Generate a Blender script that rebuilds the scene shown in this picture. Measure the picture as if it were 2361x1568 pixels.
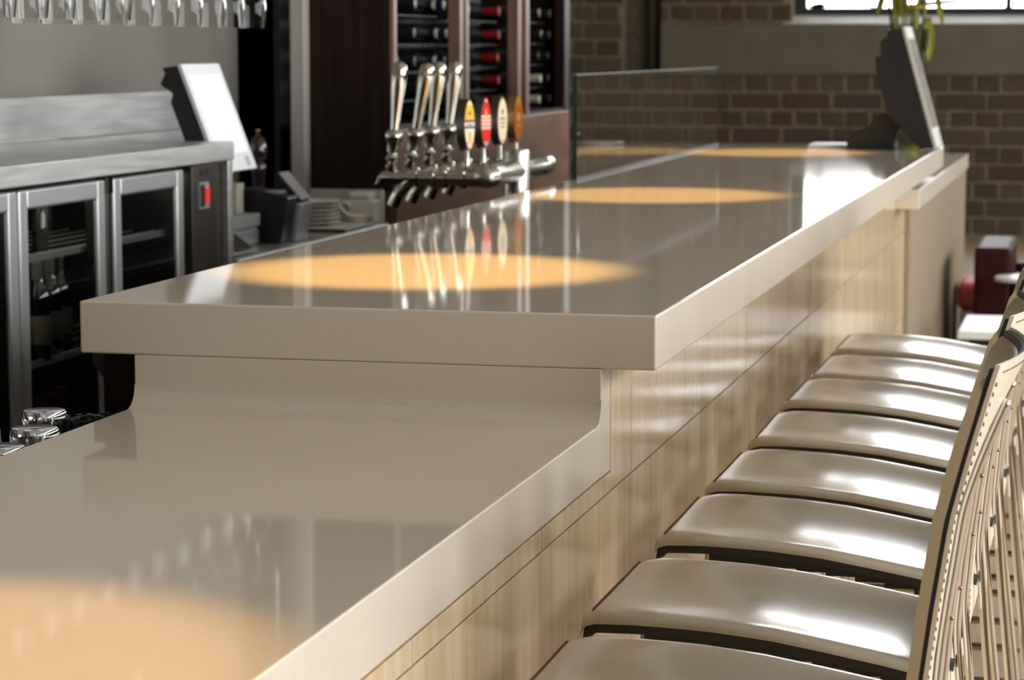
import bpy, bmesh, math, random
from mathutils import Vector, Matrix
random.seed(7)
PI = math.pi
for o in list(bpy.data.objects):
    bpy.data.objects.remove(o, do_unlink=True)
scene = bpy.context.scene
C = scene.collection

# ------------------------------------------------------------------ camera
cam_d = bpy.data.cameras.new('camera')
cam_d.sensor_width = 36.0
cam_d.lens = 36.0 * 5668.855 / 2361.0
cam_d.clip_start = 0.05
cam_d.clip_end = 200
cam_d.dof.use_dof = True
cam_d.dof.focus_distance = 3.25
cam_d.dof.aperture_fstop = 10.0
cam = bpy.data.objects.new('camera', cam_d)
C.objects.link(cam)
cam.location = (0.6253, -3.4555, 1.4835)
yaw, pitch = -0.238, -0.1188
fw = Vector((math.sin(yaw) * math.cos(pitch), math.cos(yaw) * math.cos(pitch), math.sin(pitch)))
cam.rotation_euler = fw.to_track_quat('-Z', 'Y').to_euler()
scene.camera = cam

# ------------------------------------------------------------------ world: bright overcast day
world = bpy.data.worlds.new('overcast_sky')
scene.world = world
world.use_nodes = True
bg = world.node_tree.nodes['Background']
bg.inputs['Color'].default_value = (0.97, 0.98, 1.0, 1)
bg.inputs['Strength'].default_value = 11.5

# ------------------------------------------------------------------ view
vs = scene.view_settings
vs.view_transform = 'Standard'
vs.look = 'None'
vs.exposure = 0.0
vs.gamma = 1.0
vs.use_curve_mapping = False
scene.cycles.caustics_reflective = False
scene.cycles.caustics_refractive = False

# ------------------------------------------------------------------ window openings of the side wall (x, y0, y1, z0, z1)
XR = 4.6                      # right-hand wall
SIDE_WINDOWS = [(-3.6 + 2.8 * k, -1.3 + 2.8 * k, 0.75 if k < 3 else 2.3, 3.3 if k < 3 else 3.7) for k in range(7)]
BACK_Y = 16.0                  # brick wall
BACK_WIN = (-1.835, 0.45, 1.66, 3.9)   # x0 x1 z0 z1
BACK_WIN2 = (2.25, 3.85, 1.66, 2.75)


def portal(loc, rot, sx, sy):
    d = bpy.data.lights.new('window_daylight_portal', 'AREA')
    d.shape = 'RECTANGLE'
    d.size, d.size_y = sx, sy
    d.cycles.is_portal = True
    o = bpy.data.objects.new('window_daylight_portal', d)
    C.objects.link(o)
    o.location = loc
    o.rotation_euler = rot


for (y0, y1, z0, z1) in SIDE_WINDOWS:
    portal((XR + 0.26, (y0 + y1) / 2, (z0 + z1) / 2), (0, PI / 2, 0), z1 - z0, y1 - y0)
for bw_ in (BACK_WIN, BACK_WIN2):
    portal(((bw_[0] + bw_[1]) / 2, BACK_Y + 0.40, (bw_[2] + bw_[3]) / 2), (-PI / 2, 0, 0), bw_[1] - bw_[0], bw_[3] - bw_[2])


# ================================================================== material helpers
def M(name, col, rough=0.5, metal=0.0, spec=0.5, coat=0.0, coat_r=0.05, trans=0.0, ior=1.5, emit=None, estr=0.0):
    m = bpy.data.materials.new(name)
    m.use_nodes = True
    b = m.node_tree.nodes['Principled BSDF']
    b.inputs['Base Color'].default_value = (*col, 1)
    b.inputs['Roughness'].default_value = rough
    b.inputs['Metallic'].default_value = metal
    b.inputs['Specular IOR Level'].default_value = spec
    b.inputs['Coat Weight'].default_value = coat
    b.inputs['Coat Roughness'].default_value = coat_r
    b.inputs['Transmission Weight'].default_value = trans
    b.inputs['IOR'].default_value = ior
    if emit:
        b.inputs['Emission Color'].default_value = (*emit, 1)
        b.inputs['Emission Strength'].default_value = estr
    return m


def noise_col(m, c1, c2, scale=(5, 5, 5), nscale=1.0, detail=4.0, lo=0.35, hi=0.65, coords='Object', bump=0.0, rough=None):
    """mix two colours by a (stretched) noise, optional bump and roughness range"""
    nt = m.node_tree
    N, L = nt.nodes, nt.links
    b = N['Principled BSDF']
    tc = N.new('ShaderNodeTexCoord')
    mp = N.new('ShaderNodeMapping')
    mp.inputs['Scale'].default_value = scale
    L.new(tc.outputs[coords], mp.inputs['Vector'])
    n = N.new('ShaderNodeTexNoise')
    n.inputs['Scale'].default_value = nscale
    n.inputs['Detail'].default_value = detail
    L.new(mp.outputs['Vector'], n.inputs['Vector'])
    r = N.new('ShaderNodeValToRGB')
    r.color_ramp.elements[0].position = lo
    r.color_ramp.elements[1].position = hi
    r.color_ramp.elements[0].color = (*c1, 1)
    r.color_ramp.elements[1].color = (*c2, 1)
    L.new(n.outputs['Fac'], r.inputs['Fac'])
    L.new(r.outputs['Color'], b.inputs['Base Color'])
    if bump:
        bp = N.new('ShaderNodeBump')
        bp.inputs['Strength'].default_value = bump
        bp.inputs['Distance'].default_value = 0.002
        L.new(n.outputs['Fac'], bp.inputs['Height'])
        L.new(bp.outputs['Normal'], b.inputs['Normal'])
    if rough:
        mr = N.new('ShaderNodeMapRange')
        mr.inputs['To Min'].default_value, mr.inputs['To Max'].default_value = rough
        L.new(n.outputs['Fac'], mr.inputs['Value'])
        L.new(mr.outputs['Result'], b.inputs['Roughness'])
    return m


def rand_col(m, cols):
    """base colour picked per object"""
    nt = m.node_tree
    N, L = nt.nodes, nt.links
    oi = N.new('ShaderNodeObjectInfo')
    r = N.new('ShaderNodeValToRGB')
    r.color_ramp.interpolation = 'CONSTANT' if len(cols) > 2 else 'LINEAR'
    while len(r.color_ramp.elements) < len(cols):
        r.color_ramp.elements.new(0.5)
    for i, c in enumerate(cols):
        r.color_ramp.elements[i].position = i / len(cols)
        r.color_ramp.elements[i].color = (*c, 1)
    L.new(oi.outputs['Random'], r.inputs['Fac'])
    return r


def ramp_z(m, stops, axis='Z', coords='Generated', interp='CONSTANT'):
    """colour bands along one axis of the object"""
    nt = m.node_tree
    N, L = nt.nodes, nt.links
    tc = N.new('ShaderNodeTexCoord')
    sp = N.new('ShaderNodeSeparateXYZ')
    L.new(tc.outputs[coords], sp.inputs['Vector'])
    r = N.new('ShaderNodeValToRGB')
    r.color_ramp.interpolation = interp
    while len(r.color_ramp.elements) < len(stops):
        r.color_ramp.elements.new(0.5)
    for i, (p, c) in enumerate(stops):
        r.color_ramp.elements[i].position = p
        r.color_ramp.elements[i].color = (*c, 1)
    L.new(sp.outputs[axis], r.inputs['Fac'])
    L.new(r.outputs['Color'], N['Principled BSDF'].inputs['Base Color'])
    return m


mt = {}
mt['stone'] = noise_col(M('engineered_stone', (0.66, 0.585, 0.48), 0.1, spec=0.5), (0.645, 0.57, 0.465), (0.67, 0.59, 0.485),
                        (90, 90, 90), 1.0, 3.0, 0.3, 0.7)
mt['stone'].node_tree.nodes['Principled BSDF'].inputs['Roughness'].default_value = 0.05
# polished on top, honed on the edges and upright faces
_nt = mt['stone'].node_tree
_g = _nt.nodes.new('ShaderNodeNewGeometry')
_sx = _nt.nodes.new('ShaderNodeSeparateXYZ')
_nt.links.new(_g.outputs['True Normal'], _sx.inputs['Vector'])
_mr = _nt.nodes.new('ShaderNodeMapRange')
_mr.inputs['From Min'].default_value, _mr.inputs['From Max'].default_value = 0.3, 0.95
_mr.inputs['To Min'].default_value, _mr.inputs['To Max'].default_value = 0.24, 0.05
_nt.links.new(_sx.outputs['Z'], _mr.inputs['Value'])
_nt.links.new(_mr.outputs['Result'], _nt.nodes['Principled BSDF'].inputs['Roughness'])
mt['tile'] = noise_col(M('travertine_tile', (0.5, 0.4, 0.27), 0.13, spec=0.42), (0.57, 0.425, 0.245), (0.71, 0.57, 0.385),
                       (14, 14, 1.2), 2.2, 8.0, 0.3, 0.7, 'Object', 0.12, (0.10, 0.21))
mt['grout'] = M('grout', (0.62, 0.52, 0.36), 0.8)
mt['darkwood'] = noise_col(M('dark_mahogany', (0.02, 0.008, 0.005), 0.45, spec=0.2), (0.010, 0.005, 0.003), (0.022, 0.010, 0.006), (30, 30, 2), 1, 4)
mt['wood'] = noise_col(M('mahogany_panel', (0.2, 0.1, 0.06), 0.3), (0.16, 0.085, 0.052), (0.26, 0.145, 0.095), (3, 2, 22), 1.3, 5)
mt['woodpost'] = noise_col(M('mahogany_edge', (0.16, 0.08, 0.05), 0.4), (0.15, 0.085, 0.06), (0.23, 0.135, 0.10), (20, 20, 2), 1, 4)
mt['leather'] = noise_col(M('pale_grey_leather', (0.5, 0.45, 0.36), 0.18, spec=0.6), (0.42, 0.365, 0.275), (0.45, 0.395, 0.30),
                          (60, 60, 60), 2, 4, 0.3, 0.7, 'Object', 0.0)
mt['leather_back'] = noise_col(M('cream_leather', (0.62, 0.55, 0.43), 0.36, spec=0.35), (0.60, 0.52, 0.395), (0.64, 0.56, 0.43),
                               (60, 60, 60), 2, 4, 0.3, 0.7)
mt['leather_tan'] = M('tan_leather_edge', (0.42, 0.33, 0.21), 0.38)
mt['black'] = M('black_plastic', (0.008, 0.008, 0.009), 0.4)
mt['blackedge'] = M('black_edge_binding', (0.012, 0.009, 0.008), 0.6)
mt['thread'] = M('dark_thread', (0.09, 0.065, 0.045), 0.8)
mt['chrome'] = M('chrome', (0.47, 0.44, 0.39), 0.08, 1.0)
mt['chrome_bright'] = M('polished_chrome', (0.80, 0.78, 0.74), 0.05, 1.0)
mt['bolt'] = M('bronzed_bolt', (0.25, 0.18, 0.11), 0.35, 1.0)
mt['nickel'] = noise_col(M('brushed_nickel', (0.55, 0.52, 0.48), 0.25, 1.0), (0.36, 0.335, 0.30), (0.50, 0.47, 0.43), (60, 60, 60), 3, 4, rough=(0.2, 0.36))
mt['brass'] = M('aged_brass', (0.35, 0.22, 0.1), 0.3, 1.0)
mt['steel'] = noise_col(M('stainless_steel', (0.62, 0.63, 0.62), 0.25, 1.0), (0.58, 0.59, 0.58), (0.69, 0.70, 0.69), (3, 3, 60), 1.5, 5, rough=(0.34, 0.48))
mt['alu'] = M('satin_aluminium', (0.55, 0.56, 0.55), 0.38, 0.85)
mt['darksteel'] = M('dark_steel', (0.09, 0.08, 0.07), 0.35, 0.8)
mt['glass'] = M('clear_glass', (1, 1, 1), 0.0, trans=1.0, ior=1.45)
mt['glass_screen'] = M('screen_glass', (0.97, 1, 0.98), 0.0, trans=1.0, ior=1.3)
mt['glass_thin'] = M('stemware_glass', (0.93, 0.93, 0.92), 0.0, trans=1.0, ior=1.22)
mt['pane'] = M('door_glass', (0.9, 0.93, 0.92), 0.0, trans=1.0, ior=1.45)
mt['pane_window'] = M('window_glass', (1, 1, 1), 0.0, trans=1.0, ior=1.01)
mt['brick'] = M('old_brick', (0.1, 0.06, 0.04), 0.85)
rc = rand_col(mt['brick'], [(0.085, 0.056, 0.034), (0.105, 0.072, 0.043), (0.09, 0.054, 0.034), (0.115, 0.082, 0.05), (0.08, 0.058, 0.040), (0.105, 0.05, 0.036), (0.095, 0.067, 0.040)])
_nt = mt['brick'].node_tree
_n = _nt.nodes.new('ShaderNodeTexNoise'); _n.inputs['Scale'].default_value = 22; _n.inputs['Detail'].default_value = 5
_mx = _nt.nodes.new('ShaderNodeMix'); _mx.data_type = 'RGBA'; _mx.blend_type = 'MULTIPLY'
_mr = _nt.nodes.new('ShaderNodeMapRange'); _mr.inputs['To Min'].default_value = 0.6; _mr.inputs['To Max'].default_value = 1.4
_tc = _nt.nodes.new('ShaderNodeTexCoord')
_nt.links.new(_tc.outputs['Object'], _n.inputs['Vector'])
_nt.links.new(_n.outputs['Fac'], _mr.inputs['Value'])
_cb = _nt.nodes.new('ShaderNodeCombineColor')
for k in range(3):
    _nt.links.new(_mr.outputs['Result'], _cb.inputs[k])
_mx.inputs[0].default_value = 1.0
_nt.links.new(rc.outputs['Color'], _mx.inputs[6])
_nt.links.new(_cb.outputs['Color'], _mx.inputs[7])
_nt.links.new(_mx.outputs[2], _nt.nodes['Principled BSDF'].inputs['Base Color'])
mt['pipe'] = M('olive_painted_pipe', (0.10, 0.095, 0.055), 0.5)
mt['mortar'] = noise_col(M('lime_mortar', (0.2, 0.16, 0.11), 0.95), (0.19, 0.15, 0.10), (0.27, 0.22, 0.15), (12, 12, 12), 2, 5)
mt['render'] = noise_col(M('painted_render', (0.17, 0.14, 0.095), 0.8), (0.16, 0.135, 0.09), (0.185, 0.155, 0.11), (3, 3, 3), 2, 4)
mt['sill'] = M('white_painted_sill', (0.86, 0.85, 0.78), 0.6)
mt['plaster'] = noise_col(M('grey_plaster', (0.3, 0.28, 0.24), 0.55), (0.125, 0.117, 0.095), (0.16, 0.15, 0.13), (1.5, 1.5, 1.5), 1.6, 5)
mt['ceil'] = M('white_ceiling', (0.55, 0.52, 0.46), 0.9)
mt['wallpaint'] = M('warm_wall_paint', (0.42, 0.37, 0.29), 0.9)
mt['shadeblack'] = M('shade_black', (0.008, 0.006, 0.005), 0.6)  # near-black colour carries the shade of the void
mt['floor'] = noise_col(M('timber_floor', (0.2, 0.14, 0.09), 0.6, spec=0.25), (0.27, 0.195, 0.12), (0.36, 0.27, 0.175), (9, 0.7, 1), 2, 6)
mt['frame'] = M('grey_green_window_frame', (0.028, 0.032, 0.026), 0.5)
mt['tanpanel'] = noise_col(M('tan_painted_panel', (0.42, 0.33, 0.22), 0.55), (0.27, 0.21, 0.132), (0.29, 0.225, 0.145), (8, 8, 8), 2, 4)
mt['red'] = M('red_leather', (0.028, 0.001, 0.002), 0.55, spec=0.2)
mt['red_lit'] = M('lit_red_cushion', (0.55, 0.11, 0.11), 0.6)  # red upholstery with the light on the seat put into its colour
mt['white'] = M('white_ceramic', (0.85, 0.83, 0.78), 0.3)
mt['whiteplastic'] = M('white_plastic', (0.7, 0.72, 0.74), 0.35)
mt['greyplastic'] = M('grey_plastic', (0.33, 0.35, 0.36), 0.4)
mt['screen'] = M('lit_screen', (0.5, 0.53, 0.56), 0.35, emit=(0.92, 0.97, 1.0), estr=0.35)
mt['screendim'] = noise_col(M('dim_screen', (0.5, 0.5, 0.46), 0.1), (0.38, 0.38, 0.34), (0.5, 0.5, 0.44), (4, 4, 4), 1, 2)
mt['column'] = noise_col(M('painted_steel_column', (0.3, 0.28, 0.25), 0.5), (0.36, 0.32, 0.27), (0.44, 0.42, 0.39), (8, 8, 1), 2, 3)
mt['bottle'] = M('dark_bottle_glass', (0.006, 0.008, 0.006), 0.06, spec=0.7)
mt['capred'] = M('red_capsule', (0.22, 0.008, 0.012), 0.3)
mt['capwhite'] = M('white_capsule', (0.55, 0.5, 0.42), 0.4)
mt['capblack'] = M('black_capsule', (0.012, 0.012, 0.016), 0.25)
mt['capnavy'] = M('navy_capsule', (0.008, 0.01, 0.03), 0.2)
mt['capgold'] = M('gold_foil', (0.28, 0.15, 0.04), 0.35, 0.6)
mt['paper'] = M('cream_paper_label', (0.45, 0.42, 0.33), 0.7)
mt['leaf'] = noise_col(M('green_leaf', (0.2, 0.28, 0.02), 0.5), (0.15, 0.17, 0.012), (0.36, 0.35, 0.03), (20, 20, 6), 2, 3)
mt['stem'] = M('flower_stem', (0.17, 0.19, 0.03), 0.5)
mt['petal'] = M('yellow_petal', (0.75, 0.42, 0.01), 0.5)
mt['flowercore'] = M('brown_flower_centre', (0.06, 0.03, 0.01), 0.8)
mt['pinkred'] = M('red_switch', (0.5, 0.02, 0.02), 0.3, emit=(1, 0.05, 0.03), estr=0.4)
mt['lamp'] = M('warm_lamp_glow', (1, 0.8, 0.5), 0.5, emit=(1.0, 0.7, 0.4), estr=12.0)
mt['mill'] = noise_col(M('dark_polished_wood', (0.03, 0.016, 0.01), 0.15, spec=0.6), (0.016, 0.009, 0.006), (0.045, 0.024, 0.014), (30, 30, 4), 1, 4)
mt['decal'] = M('blue_window_lettering', (0.09, 0.13, 0.3), 0.4)


# ================================================================== mesh helpers
def me_from_bm(bm, name, mat, smooth=False):
    bmesh.ops.recalc_face_normals(bm, faces=bm.faces)
    me = bpy.data.meshes.new(name)
    bm.to_mesh(me)
    bm.free()
    if mat:
        me.materials.append(mat)
    if smooth:
        for p in me.polygons:
            p.use_smooth = True
    return me


def link(name, me, parent=None, loc=None, rot=None):
    o = bpy.data.objects.new(name, me)
    C.objects.link(o)
    if parent:
        o.parent = parent
    if loc:
        o.location = loc
    if rot:
        o.rotation_euler = rot
    return o


def smooth_by_angle(o, ang=40):
    me = o.data
    for p in me.polygons:
        p.use_smooth = True
    me.set_sharp_from_angle(angle=math.radians(ang))
    return o


def weighted(o):
    """soft bevels, dead flat faces"""
    for p in o.data.polygons:
        p.use_smooth = True
    m_ = o.modifiers.new('weighted', 'WEIGHTED_NORMAL')
    m_.keep_sharp = True
    m_.weight = 100
    return o


def add_box(bm, x0, x1, y0, y1, z0, z1, bevel=0.0, seg=2):
    r = bmesh.ops.create_cube(bm, size=1.0)
    vs_ = r['verts']
    for v in vs_:
        v.co = Vector((x0 + (v.co.x + .5) * (x1 - x0), y0 + (v.co.y + .5) * (y1 - y0), z0 + (v.co.z + .5) * (z1 - z0)))
    if bevel:
        es = list({e for v in vs_ for e in v.link_edges})
        bmesh.ops.bevel(bm, geom=es, offset=bevel, segments=seg, profile=0.5, affect='EDGES')
    return bm


def box(name, x0, x1, y0, y1, z0, z1, mat, parent=None, bevel=0.0, seg=2):
    bm = add_box(bmesh.new(), x0, x1, y0, y1, z0, z1, bevel, seg)
    o = link(name, me_from_bm(bm, name, mat), parent)
    if bevel:
        weighted(o)
    return o


def add_lathe(bm, prof, n=20, axis='Z', origin=(0, 0, 0), mat4=None):
    """prof: list of (r, h). revolve round axis"""
    rings = []
    for (r, h) in prof:
        ring = []
        for i in range(n):
            a = 2 * PI * i / n
            p = Vector((r * math.cos(a), r * math.sin(a), h))
            if axis == 'X':
                p = Vector((p.z, p.x, p.y))
            elif axis == 'Y':
                p = Vector((p.y, p.z, p.x))
            if mat4 is not None:
                p = mat4 @ p
            ring.append(bm.verts.new(p + Vector(origin)))
        rings.append(ring)
    for a, b in zip(rings[:-1], rings[1:]):
        for i in range(n):
            bm.faces.new((a[i], a[(i + 1) % n], b[(i + 1) % n], b[i]))
    if prof[0][0] > 1e-4:
        bm.faces.new(list(reversed(rings[0])))
    if prof[-1][0] > 1e-4:
        bm.faces.new(rings[-1])
    return bm


def lathe(name, prof, mat, parent=None, n=20, axis='Z', origin=(0, 0, 0), ang=35, mat4=None):
    bm = add_lathe(bmesh.new(), prof, n, axis, origin, mat4)
    o = link(name, me_from_bm(bm, name, mat), parent)
    return smooth_by_angle(o, ang)


def smooth_path(pts, sub=6):
    P = [Vector(p) for p in pts]
    P = [2 * P[0] - P[1]] + P + [2 * P[-1] - P[-2]]
    out = []
    for i in range(1, len(P) - 2):
        for k in range(sub):
            t = k / sub
            a, b, c, d = P[i - 1], P[i], P[i + 1], P[i + 2]
            out.append(0.5 * ((2 * b) + (c - a) * t + (2 * a - 5 * b + 4 * c - d) * t * t + (3 * b - a - 3 * c + d) * t ** 3))
    out.append(P[-2])
    return out


def add_tube(bm, pts, r, n=10, cap_round=False, flat=1.0):
    P = [Vector(p) for p in pts]
    rs = r if isinstance(r, (list, tuple)) else [r] * len(P)
    if cap_round:
        t0 = (P[0] - P[1]).normalized(); t1 = (P[-1] - P[-2]).normalized()
        P = [P[0] + t0 * rs[0] * .95, P[0] + t0 * rs[0] * .6] + P + [P[-1] + t1 * rs[-1] * .6, P[-1] + t1 * rs[-1] * .95]
        rs = [rs[0] * .3, rs[0] * .8] + list(rs) + [rs[-1] * .8, rs[-1] * .3]
    rings = []
    up = Vector((0, 0, 1))
    prev = None
    for i, p in enumerate(P):
        t = (P[min(i + 1, len(P) - 1)] - P[max(i - 1, 0)]).normalized()
        if prev is None:
            a = up.cross(t)
            if a.length < 1e-3:
                a = Vector((0, 1, 0)).cross(t)
        else:
            a = prev - t * prev.dot(t)
        a.normalize()
        prev = a
        b = t.cross(a)
        rings.append([bm.verts.new(p + (a * math.cos(2 * PI * k / n) * flat + b * math.sin(2 * PI * k / n)) * rs[i]) for k in range(n)])
    for a, b in zip(rings[:-1], rings[1:]):
        for k in range(n):
            bm.faces.new((a[k], a[(k + 1) % n], b[(k + 1) % n], b[k]))
    bm.faces.new(list(reversed(rings[0])))
    bm.faces.new(rings[-1])
    return bm


def tube(name, pts, r, mat, parent=None, n=10, cap_round=False, flat=1.0):
    o = link(name, me_from_bm(add_tube(bmesh.new(), pts, r, n, cap_round, flat), name, mat), parent)
    return smooth_by_angle(o, 50)


def add_prism(bm, poly, axis, a, b):
    """poly: 2-D points; extruded between a and b along axis ('X': poly=(y,z), 'Y': (x,z), 'Z': (x,y))"""
    def mk(p, h):
        return {'X': (h, p[0], p[1]), 'Y': (p[0], h, p[1]), 'Z': (p[0], p[1], h)}[axis]
    A = [bm.verts.new(mk(p, a)) for p in poly]
    B = [bm.verts.new(mk(p, b)) for p in poly]
    n = len(poly)
    bm.faces.new(A)
    bm.faces.new(list(reversed(B)))
    for i in range(n):
        bm.faces.new((A[i], B[i], B[(i + 1) % n], A[(i + 1) % n]))
    return bm


def prism(name, poly, axis, a, b, mat, parent=None, bevel=0.0):
    bm = add_prism(bmesh.new(), poly, axis, a, b)
    if bevel:
        bmesh.ops.recalc_face_normals(bm, faces=bm.faces)
        bmesh.ops.bevel(bm, geom=list(bm.edges), offset=bevel, segments=2, profile=0.5, affect='EDGES')
    o = link(name, me_from_bm(bm, name, mat), parent)
    if bevel:
        weighted(o)
    return o


def grid_solid(name, top, bot, mat, parent=None, ang=45):
    """two matching grids of points -> closed shell"""
    bm = bmesh.new()
    T = [[bm.verts.new(p) for p in row] for row in top]
    B = [[bm.verts.new(p) for p in row] for row in bot]
    ni, nj = len(T), len(T[0])
    for i in range(ni - 1):
        for j in range(nj - 1):
            bm.faces.new((T[i][j], T[i + 1][j], T[i + 1][j + 1], T[i][j + 1]))
            bm.faces.new((B[i][j], B[i][j + 1], B[i + 1][j + 1], B[i + 1][j]))
    for i in range(ni - 1):
        bm.faces.new((T[i][0], B[i][0], B[i + 1][0], T[i + 1][0]))
        bm.faces.new((T[i][-1], T[i + 1][-1], B[i + 1][-1], B[i][-1]))
    for j in range(nj - 1):
        bm.faces.new((T[0][j], T[0][j + 1], B[0][j + 1], B[0][j]))
        bm.faces.new((T[-1][j], B[-1][j], B[-1][j + 1], T[-1][j + 1]))
    o = link(name, me_from_bm(bm, name, mat), parent)
    return smooth_by_angle(o, ang)


def thing(name, label, cat, loc=(0, 0, 0), rz=0.0, group=None):
    o = bpy.data.objects.new(name, None)
    o.empty_display_size = 0.1
    C.objects.link(o)
    o.location = loc
    o.rotation_euler = (0, 0, rz)
    tag(o, label, cat, group)
    return o


def tag(o, label, cat, group=None):
    o['label'] = label
    o['category'] = cat
    if group:
        o['group'] = group
    return o


def struct(o, label=None, cat=None):
    o['kind'] = 'structure'
    if label:
        o['label'] = label
    if cat:
        o['category'] = cat
    return o


def dup(root, label, loc=None, rz=None):
    r = root.copy()
    C.objects.link(r)
    r['label'] = label
    if loc is not None:
        r.location = loc
    if rz is not None:
        r.rotation_euler = (0, 0, rz)
    for ch in list(root.children):
        c = ch.copy()
        C.objects.link(c)
        c.parent = r
        for g in list(ch.children):
            d = g.copy()
            C.objects.link(d)
            d.parent = c
    return r


def text(name, body, size, mat, parent, matrix, extrude=0.0004):
    cu = bpy.data.curves.new(name, 'FONT')
    cu.body = body
    cu.size = size
    cu.extrude = extrude
    cu.align_x = 'CENTER'
    cu.align_y = 'CENTER'
    o = bpy.data.objects.new(name, cu)
    C.objects.link(o)
    dg = bpy.context.evaluated_depsgraph_get()
    me = bpy.data.meshes.new_from_object(o.evaluated_get(dg))
    bpy.data.objects.remove(o, do_unlink=True)
    me.materials.clear()
    me.materials.append(mat)
    me.transform(matrix)
    return link(name, me, parent)


# ================================================================== THE ROOM
H_CEIL = 4.4
Y_REAR = -6.2
X_LEFT = -6.0
struct(box('floor', X_LEFT, XR + 0.3, Y_REAR, BACK_Y + 0.4, -0.1, 0.0, mt['floor']), 'brown timber floor of the bar room', 'floor')
struct(box('ceiling', X_LEFT, XR + 0.3, Y_REAR, BACK_Y + 0.4, H_CEIL, H_CEIL + 0.1, mt['ceil']), 'pale plaster ceiling above the bar', 'ceiling')
struct(box('wall_rear', X_LEFT, XR + 0.3, Y_REAR - 0.2, Y_REAR, 0, H_CEIL, mt['wallpaint']), 'warm painted wall behind the camera', 'wall')

# side wall with its row of tall windows
bm = bmesh.new()
ys = [Y_REAR] + [v for w in SIDE_WINDOWS for v in w[:2]] + [BACK_Y + 0.4]
for i in range(0, len(ys), 2):
    add_box(bm, XR, XR + 0.25, ys[i], ys[i + 1], 0, H_CEIL)
for (y0, y1, z0, z1) in SIDE_WINDOWS:
    add_box(bm, XR, XR + 0.25, y0, y1, 0, z0)
    add_box(bm, XR, XR + 0.25, y0, y1, z1, H_CEIL)
struct(link('wall_right', me_from_bm(bm, 'wall_right', mt['wallpaint'])), 'painted wall with a row of tall windows', 'wall')
for k, (y0, y1, z0, z1) in enumerate(SIDE_WINDOWS):
    w = bpy.data.objects.new('window_%d' % (k + 2), None)
    C.objects.link(w)
    struct(w, 'tall side window with dark frame, number %d from the street end' % (k + 1), 'window')
    bm = bmesh.new()
    t = 0.05
    add_box(bm, XR + .12, XR + .18, y0, y1, z0, z0 + t); add_box(bm, XR + .12, XR + .18, y0, y1, z1 - t, z1)
    add_box(bm, XR + .12, XR + .18, y0, y0 + t, z0 + t, z1 - t); add_box(bm, XR + .12, XR + .18, y1 - t, y1, z0 + t, z1 - t)
    link('window_frame', me_from_bm(bm, 'window_frame', mt['frame']), w)
    ym = (y0 + y1) / 2
    box('mullion', XR + .13, XR + .17, ym - .02, ym + .02, z0 + t, z1 - t, mt['frame'], w)

# --- brick wall at the end of the room
wx0, wx1, wz0, wz1 = BACK_WIN
SLOT = (-3.186, -2.87)       # dark recess with a pipe
bm = bmesh.new()
add_box(bm, X_LEFT, SLOT[0], BACK_Y + .003, BACK_Y + .35, 0, H_CEIL)
add_box(bm, SLOT[0], SLOT[1], BACK_Y + .003, BACK_Y + .35, 0, 1.27)
add_box(bm, SLOT[0], SLOT[1], BACK_Y + .30, BACK_Y + .35, 1.27, H_CEIL)
add_box(bm, SLOT[1], wx0, BACK_Y + .003, BACK_Y + .35, 0, H_CEIL)
add_box(bm, wx0, wx1, BACK_Y + .003, BACK_Y + .35, 0, wz0)
add_box(bm, wx0, wx1, BACK_Y + .003, BACK_Y + .35, wz1, H_CEIL)
add_box(bm, wx1, BACK_WIN2[0], BACK_Y + .003, BACK_Y + .35, 0, H_CEIL)
add_box(bm, BACK_WIN2[0], BACK_WIN2[1], BACK_Y + .003, BACK_Y + .35, 0, BACK_WIN2[2])
add_box(bm, BACK_WIN2[0], BACK_WIN2[1], BACK_Y + .003, BACK_Y + .35, BACK_WIN2[3], H_CEIL)
add_box(bm, BACK_WIN2[1], XR + .3, BACK_Y + .003, BACK_Y + .35, 0, H_CEIL)
wall = struct(link('wall_back', me_from_bm(bm, 'wall_back', mt['mortar'])), 'old brown brick wall in English bond below the window', 'wall')
CH = 0.138
brick_meshes = {}


def brick_mesh(w, var):
    key = (round(w, 3), var)
    if key not in brick_meshes:
        rnd = random.Random(hash(key) & 0xffff)
        bm_ = bmesh.new()
        h = CH - 0.020
        add_box(bm_, -w / 2, w / 2, 0, 0.03, -h / 2, h / 2)
        for v in bm_.verts:
            v.co += Vector((rnd.uniform(-.005, .005), rnd.uniform(-.003, .003), rnd.uniform(-.004, .004)))
        bmesh.ops.bevel(bm_, geom=[e for e in bm_.edges if max(v.co.y for v in e.verts) < .01], offset=0.006, segments=1, affect='EDGES')
        brick_meshes[key] = me_from_bm(bm_, 'brick', mt['brick'])
    return brick_meshes[key]


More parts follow.
